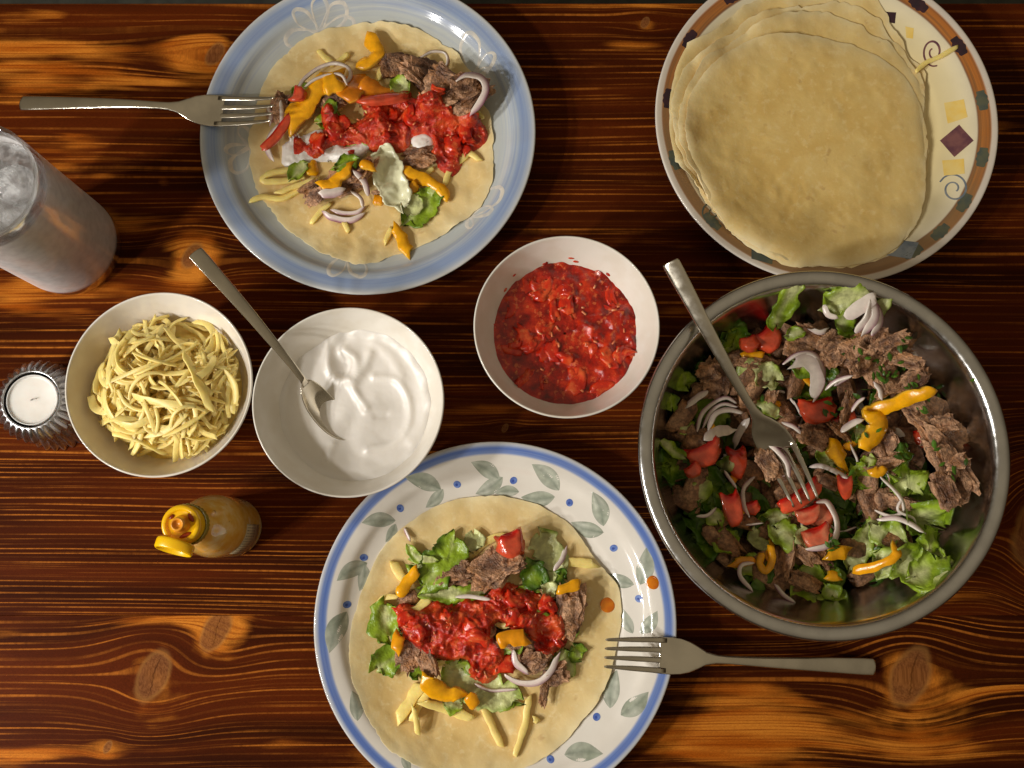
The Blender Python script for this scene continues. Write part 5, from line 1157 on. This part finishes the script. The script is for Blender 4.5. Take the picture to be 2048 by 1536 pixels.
# lower layer
leaf(eD((620, 1000), (780, 1100), (1000, 1080)), 330, .35, .35, SD); leaf(eD((760, 1180), (900, 1120), (1040, 1010)), 200, .6, .3, SD); leaf(eC((680, 800), (700, 900), (740, 1000)), 190, .5, .25, SA); leaf(eC((560, 640), (620, 760)), 140, .5, .2, SA)
leaf(eC((1250, 1250), (1400, 1300), (1550, 1380)), 270, .38, .35, SA); leaf(eD((60, 1210), (120, 1320), (200, 1370)), 120, .6, .3, SD); leaf(eC((1600, 1320), (1680, 1420)), 120, .6, .3, SA)
leaf(eA((280, 860), (340, 980)), 150, .55, .2, SA); leaf(eA((300, 1230), (340, 1400)), 130, .6, .2, SA); leaf(eA((180, 1050), (200, 1180)), 110, .65, .2, SA)
tom(eA((1070, 560)), 220, 190, .6, SA, .1); tom(eA((890, 600)), 160, 140, .2, SA, .1); tom(eC((480, 150)), 280, 170, .4, SA, .2); tom(eC((770, 230)), 150, 230, .1, SA); tom(eC((370, 290)), 130, 110, .6, SA); tom(eC((750, 640)), 150, 260, .2, SA, 0); tom(eC((920, 620)), 120, 100, .3, SA, 0); tom(eB((930, 1430)), 170, 150, .4, SA); tom(eB((220, 1280)), 190, 130, .7, SA)
for a in [(eA((510, 840)), 270, 200, 1.3), (eA((820, 750)), 170, 90, .1), (eA((1290, 400)), 130, 100, 0), (eA((1320, 570)), 180, 150, .4), (eA((1470, 420)), 260, 120, -.5), (eA((1590, 590)), 230, 200, .8), (eA((1640, 720)), 130, 110, .6), (eA((1440, 1420)), 260, 180, -.2), (eA((1650, 1390)), 200, 90, -.7), (eA((1080, 1090)), 150, 90, 1.2), (eA((400, 700)), 150, 130, .2),
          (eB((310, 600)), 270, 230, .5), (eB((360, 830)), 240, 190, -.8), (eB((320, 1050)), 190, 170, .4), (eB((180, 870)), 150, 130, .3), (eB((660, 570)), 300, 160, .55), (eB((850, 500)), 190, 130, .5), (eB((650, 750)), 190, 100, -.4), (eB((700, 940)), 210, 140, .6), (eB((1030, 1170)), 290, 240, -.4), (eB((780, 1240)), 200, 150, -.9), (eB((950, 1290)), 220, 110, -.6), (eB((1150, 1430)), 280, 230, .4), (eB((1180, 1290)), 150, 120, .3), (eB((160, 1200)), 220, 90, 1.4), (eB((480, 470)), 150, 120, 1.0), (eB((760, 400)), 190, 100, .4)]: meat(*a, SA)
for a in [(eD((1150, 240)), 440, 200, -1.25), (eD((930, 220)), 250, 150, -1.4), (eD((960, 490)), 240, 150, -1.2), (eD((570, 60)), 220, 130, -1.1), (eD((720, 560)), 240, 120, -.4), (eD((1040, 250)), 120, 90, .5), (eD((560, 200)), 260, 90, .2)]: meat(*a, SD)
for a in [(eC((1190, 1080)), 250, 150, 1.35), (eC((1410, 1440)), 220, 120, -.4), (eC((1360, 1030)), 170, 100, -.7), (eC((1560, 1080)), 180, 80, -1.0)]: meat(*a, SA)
# upper layer
leaf(eA((1290, 40), (1220, 200), (1140, 430)), 150, .5, .15, SA); leaf(eA((820, 960), (900, 860), (1040, 880), (1180, 920)), 190, .2, .25, SA); leaf(eA((1230, 500), (1390, 470)), 90, .5, .2, SA); leaf(eA((890, 1150), (1050, 1150), (1200, 1220)), 100, .35, .15, SA)
leaf(eB((290, 200), (250, 330), (280, 520)), 150, .45, .2, SA); leaf(eB((560, 170), (590, 280)), 110, .2, .2, SA); leaf(eB((100, 200), (300, 130), (450, 140)), 200, .25, .2, SA)
leaf(eC((90, 0), (220, 80), (330, 160)), 90, .45, .2, SA); leaf(eC((620, 280), (700, 200)), 110, .3, .15, SA); leaf(eC((1000, 730), (1150, 700), (1280, 690)), 110, .3, .2, SA); leaf(eC((1120, 780), (1220, 850), (1340, 920)), 200, .4, .2, SA); leaf(eC((890, 800), (910, 900), (1020, 960)), 90, .15, .15, SA); leaf(eC((1370, 800), (1400, 950)), 130, .15, .2, SA)
leaf(eD((940, 600), (1060, 690), (1170, 740)), 320, .62, .4, SD, 'big frilly green lettuce piece'); leaf(eD((980, 810), (880, 860), (830, 960)), 120, .45, .25, SD); leaf(eD((500, 630), (420, 780), (330, 930), (240, 1110)), 150, .18, .15, SD, 'long pale lettuce rib'); leaf(eD((600, 720), (720, 800), (800, 850)), 190, .35, .3, SD)
leaf(eD((600, 310), (700, 370), (780, 440)), 230, .55, .15, SD, 'olive green flat leaf'); leaf(eD((280, 200), (340, 290), (300, 430)), 190, .7, .3, SD); leaf(eD((690, 100), (800, 100)), 130, .95, .3, SD); leaf(eD((420, 130), (400, 220)), 90, .4, .2, SD); leaf(eD((470, 1000), (600, 1090)), 200, .25, .35, SD)
pep(eB((820, 1060), (650, 1130), (360, 1230)), 120, SA); pep(eB((390, 1210), (470, 1340), (350, 1540)), 150, SA); pep(eD((60, 40), (120, 100), (200, 190)), 130, SD); pep(eD((420, 250), (480, 280), (545, 240)), 70, SD, .1); pep(eD((50, 985), (240, 955)), 90, SD); pep(eD((545, 890), (535, 980), (420, 1060), (250, 1115)), 70, SD, .2); pep(eD((20, 1160), (130, 1170)), 80, SD, .05)
pep(eC((1080, 950), (1100, 1080), (1040, 1190), (985, 1120), (1000, 1020)), 60, SA, .15)
tom(eA((1450, 1220)), 290, 200, 0.1, SA, .1); tom(eD((200, 410)), 110, 190, .2, SD)
oni(eA((1190, 770), (1300, 690), (1440, 690), (1540, 800), (1565, 950), (1490, 1095)), 75, SA, .8, .55); oni(eA((1230, 800), (1340, 760), (1430, 830), (1470, 960), (1440, 1080)), 190, SA, .12, .35)
for p, w, pu in [([(405, 1390), (455, 1230), (560, 1120), (680, 1070), (770, 1120)], 60, .7), ([(460, 1350), (540, 1200), (650, 1130), (770, 1160)], 50, .8), ([(500, 1370), (570, 1230), (690, 1180), (835, 1205)], 75, .25), ([(470, 1440), (620, 1370), (780, 1330)], 150, .1), ([(330, 1140), (420, 1070), (525, 1000)], 90, .35), ([(760, 1500), (790, 1380), (850, 1270)], 110, .15), ([(1180, 1290), (1280, 1340), (1350, 1415)], 55, .6), ([(1600, 985), (1700, 920)], 45, .6)]: oni(eA(*p), w, SA, pu)
for p, w, pu in [([(465, 180), (545, 290), (545, 410), (470, 490)], 110, .75), ([(455, 185), (500, 320), (420, 480)], 120, .6), ([(450, 190), (440, 330), (360, 450)], 125, .45), ([(455, 175), (340, 260), (215, 345)], 190, .05), ([(50, 210), (90, 300), (180, 330)], 80, .05), ([(20, 370), (110, 400), (180, 370)], 70, .2), ([(70, 980), (150, 910), (265, 880)], 50, .7), ([(560, 1080), (540, 990), (480, 930)], 70, .3), ([(395, 1145), (440, 1070), (500, 1020)], 50, .6), ([(830, 640), (872, 710), (868, 790)], 45, .3), ([(810, 1310), (890, 1380)], 90, .05), ([(170, 1380), (260, 1310), (350, 1270)], 90, .2)]: oni(eB(*p), w, SA, pu)
for p, w, pu in [([(1440, 240), (1540, 250), (1690, 365)], 80, .2), ([(985, 320), (860, 430), (838, 580), (875, 690)], 60, .4), ([(940, 1110), (830, 1130), (820, 1230), (930, 1365)], 55, .45), ([(655, 280), (700, 360), (755, 445)], 45, .9), ([(1130, 1300), (1200, 1400), (1285, 1465)], 55, .9), ([(420, 690), (520, 680), (600, 610)], 45, .4)]: oni(eC(*p), w, SA, pu)
for p, w, pu in [([(440, 330), (560, 430), (640, 530), (655, 620), (570, 655), (450, 600)], 50, .1), ([(690, 500), (665, 600), (790, 660), (825, 705)], 36, .1), ([(520, 680), (650, 670), (750, 720), (835, 795)], 65, .35)]: oni(eD(*p), w, SD, pu)
# the bite at the tip of the serving fork
for o in [salad_fork] + list(salad_fork.children):
    fv = np.array([v.co[:] for v in o.data.vertices]) / S + np.array(salad_fork['_o']); h4.splat(fv[fv[:, 2] < 8.0])
tom(eC((1420, 520)), 400, 130, .55, SA, .1, .8); tom(eC((1560, 690)), 240, 190, 1.2, SA, .9, .7); tom(eC((1410, 690)), 200, 130, .2, SA, .6, .5); tom(eC((1520, 890)), 220, 170, .3, SA, .9, .6)
oni(eC((1500, 560), (1600, 560), (1680, 690), (1690, 800), (1640, 910), (1550, 965), (1385, 990)), 85, SA, .55, .5)
meat(eC((1070, 210)), 220, 150, -1.0, SA)
oni(eC((1010, 10), (1110, 110), (1190, 230), (1205, 350)), 70, SA, .8)
# chopped parsley
V, F = [], []
spots = [eB((590, 880)), eB((650, 800)), eB((850, 960)), eB((1040, 1010)), eB((940, 1200)), eB((480, 970)), eB((340, 680)), eB((800, 540)), eB((570, 730)), eD((700, 100)), eD((800, 90)), eD((100, 850)), eD((150, 990)), eD((330, 330)), eD((1180, 240)), eC((1640, 910)), eB((110, 1200)), eB((380, 1360)), eA((980, 1100)), eA((1640, 1200))]
for s in spots:
    for k in range(5):
        x, y = s[0][0] + rng.randn() * .38, s[0][1] + rng.randn() * .38; l = .16 + .22 * rng.rand(); a = rng.rand() * 6.3
        v = A([(-1, 0, 0), (-.3, .45, .12), (.4, .4, .05), (1, 0, .1), (.4, -.4, .12), (-.3, -.45, .05), (0, 0, .22)]) * l
        v = rotz(rotx(v, rng.randn() * .5), a) + A([x, y, float(h4.get(x, y)) + .05]); b = 7 * len(V); V.append(v); F += [[b + i, b + (i + 1) % 6, b + 6] for i in range(6)]
V = np.vstack(V); cc = np.repeat(A([jit(lin(74, 112, 26), .5) for _ in range(len(V) // 7)]), 7, 0)
hb_ = mk('chopped_parsley', V, F, 'herb', cols=cc, smooth=False); tag(hb_, 'chopped green parsley sprinkled over the meat salad', 'parsley', kind='stuff')

# where two to four pieces would carry one label, tell them apart by their order in the photograph
byl = {}
for o in bpy.data.objects:
    if o.parent is None and o.get('label'): byl.setdefault(o['label'], []).append(o)
for l, os_ in byl.items():
    n = len(os_)
    if 2 <= n <= 9:
        os_.sort(key=lambda o: o.location.x)
        for i, o in enumerate(os_):
            o['label'] = l + ', ' + (('left', 'right')[i] + ' one' if n == 2 else ('left', 'middle', 'right')[i] + ' one' if n == 3 else ('first', 'second', 'third', 'fourth', 'fifth', 'sixth', 'seventh', 'eighth', 'ninth')[i] + ' from left')
for o in bpy.data.objects:
    if '_o' in o: del o['_o']
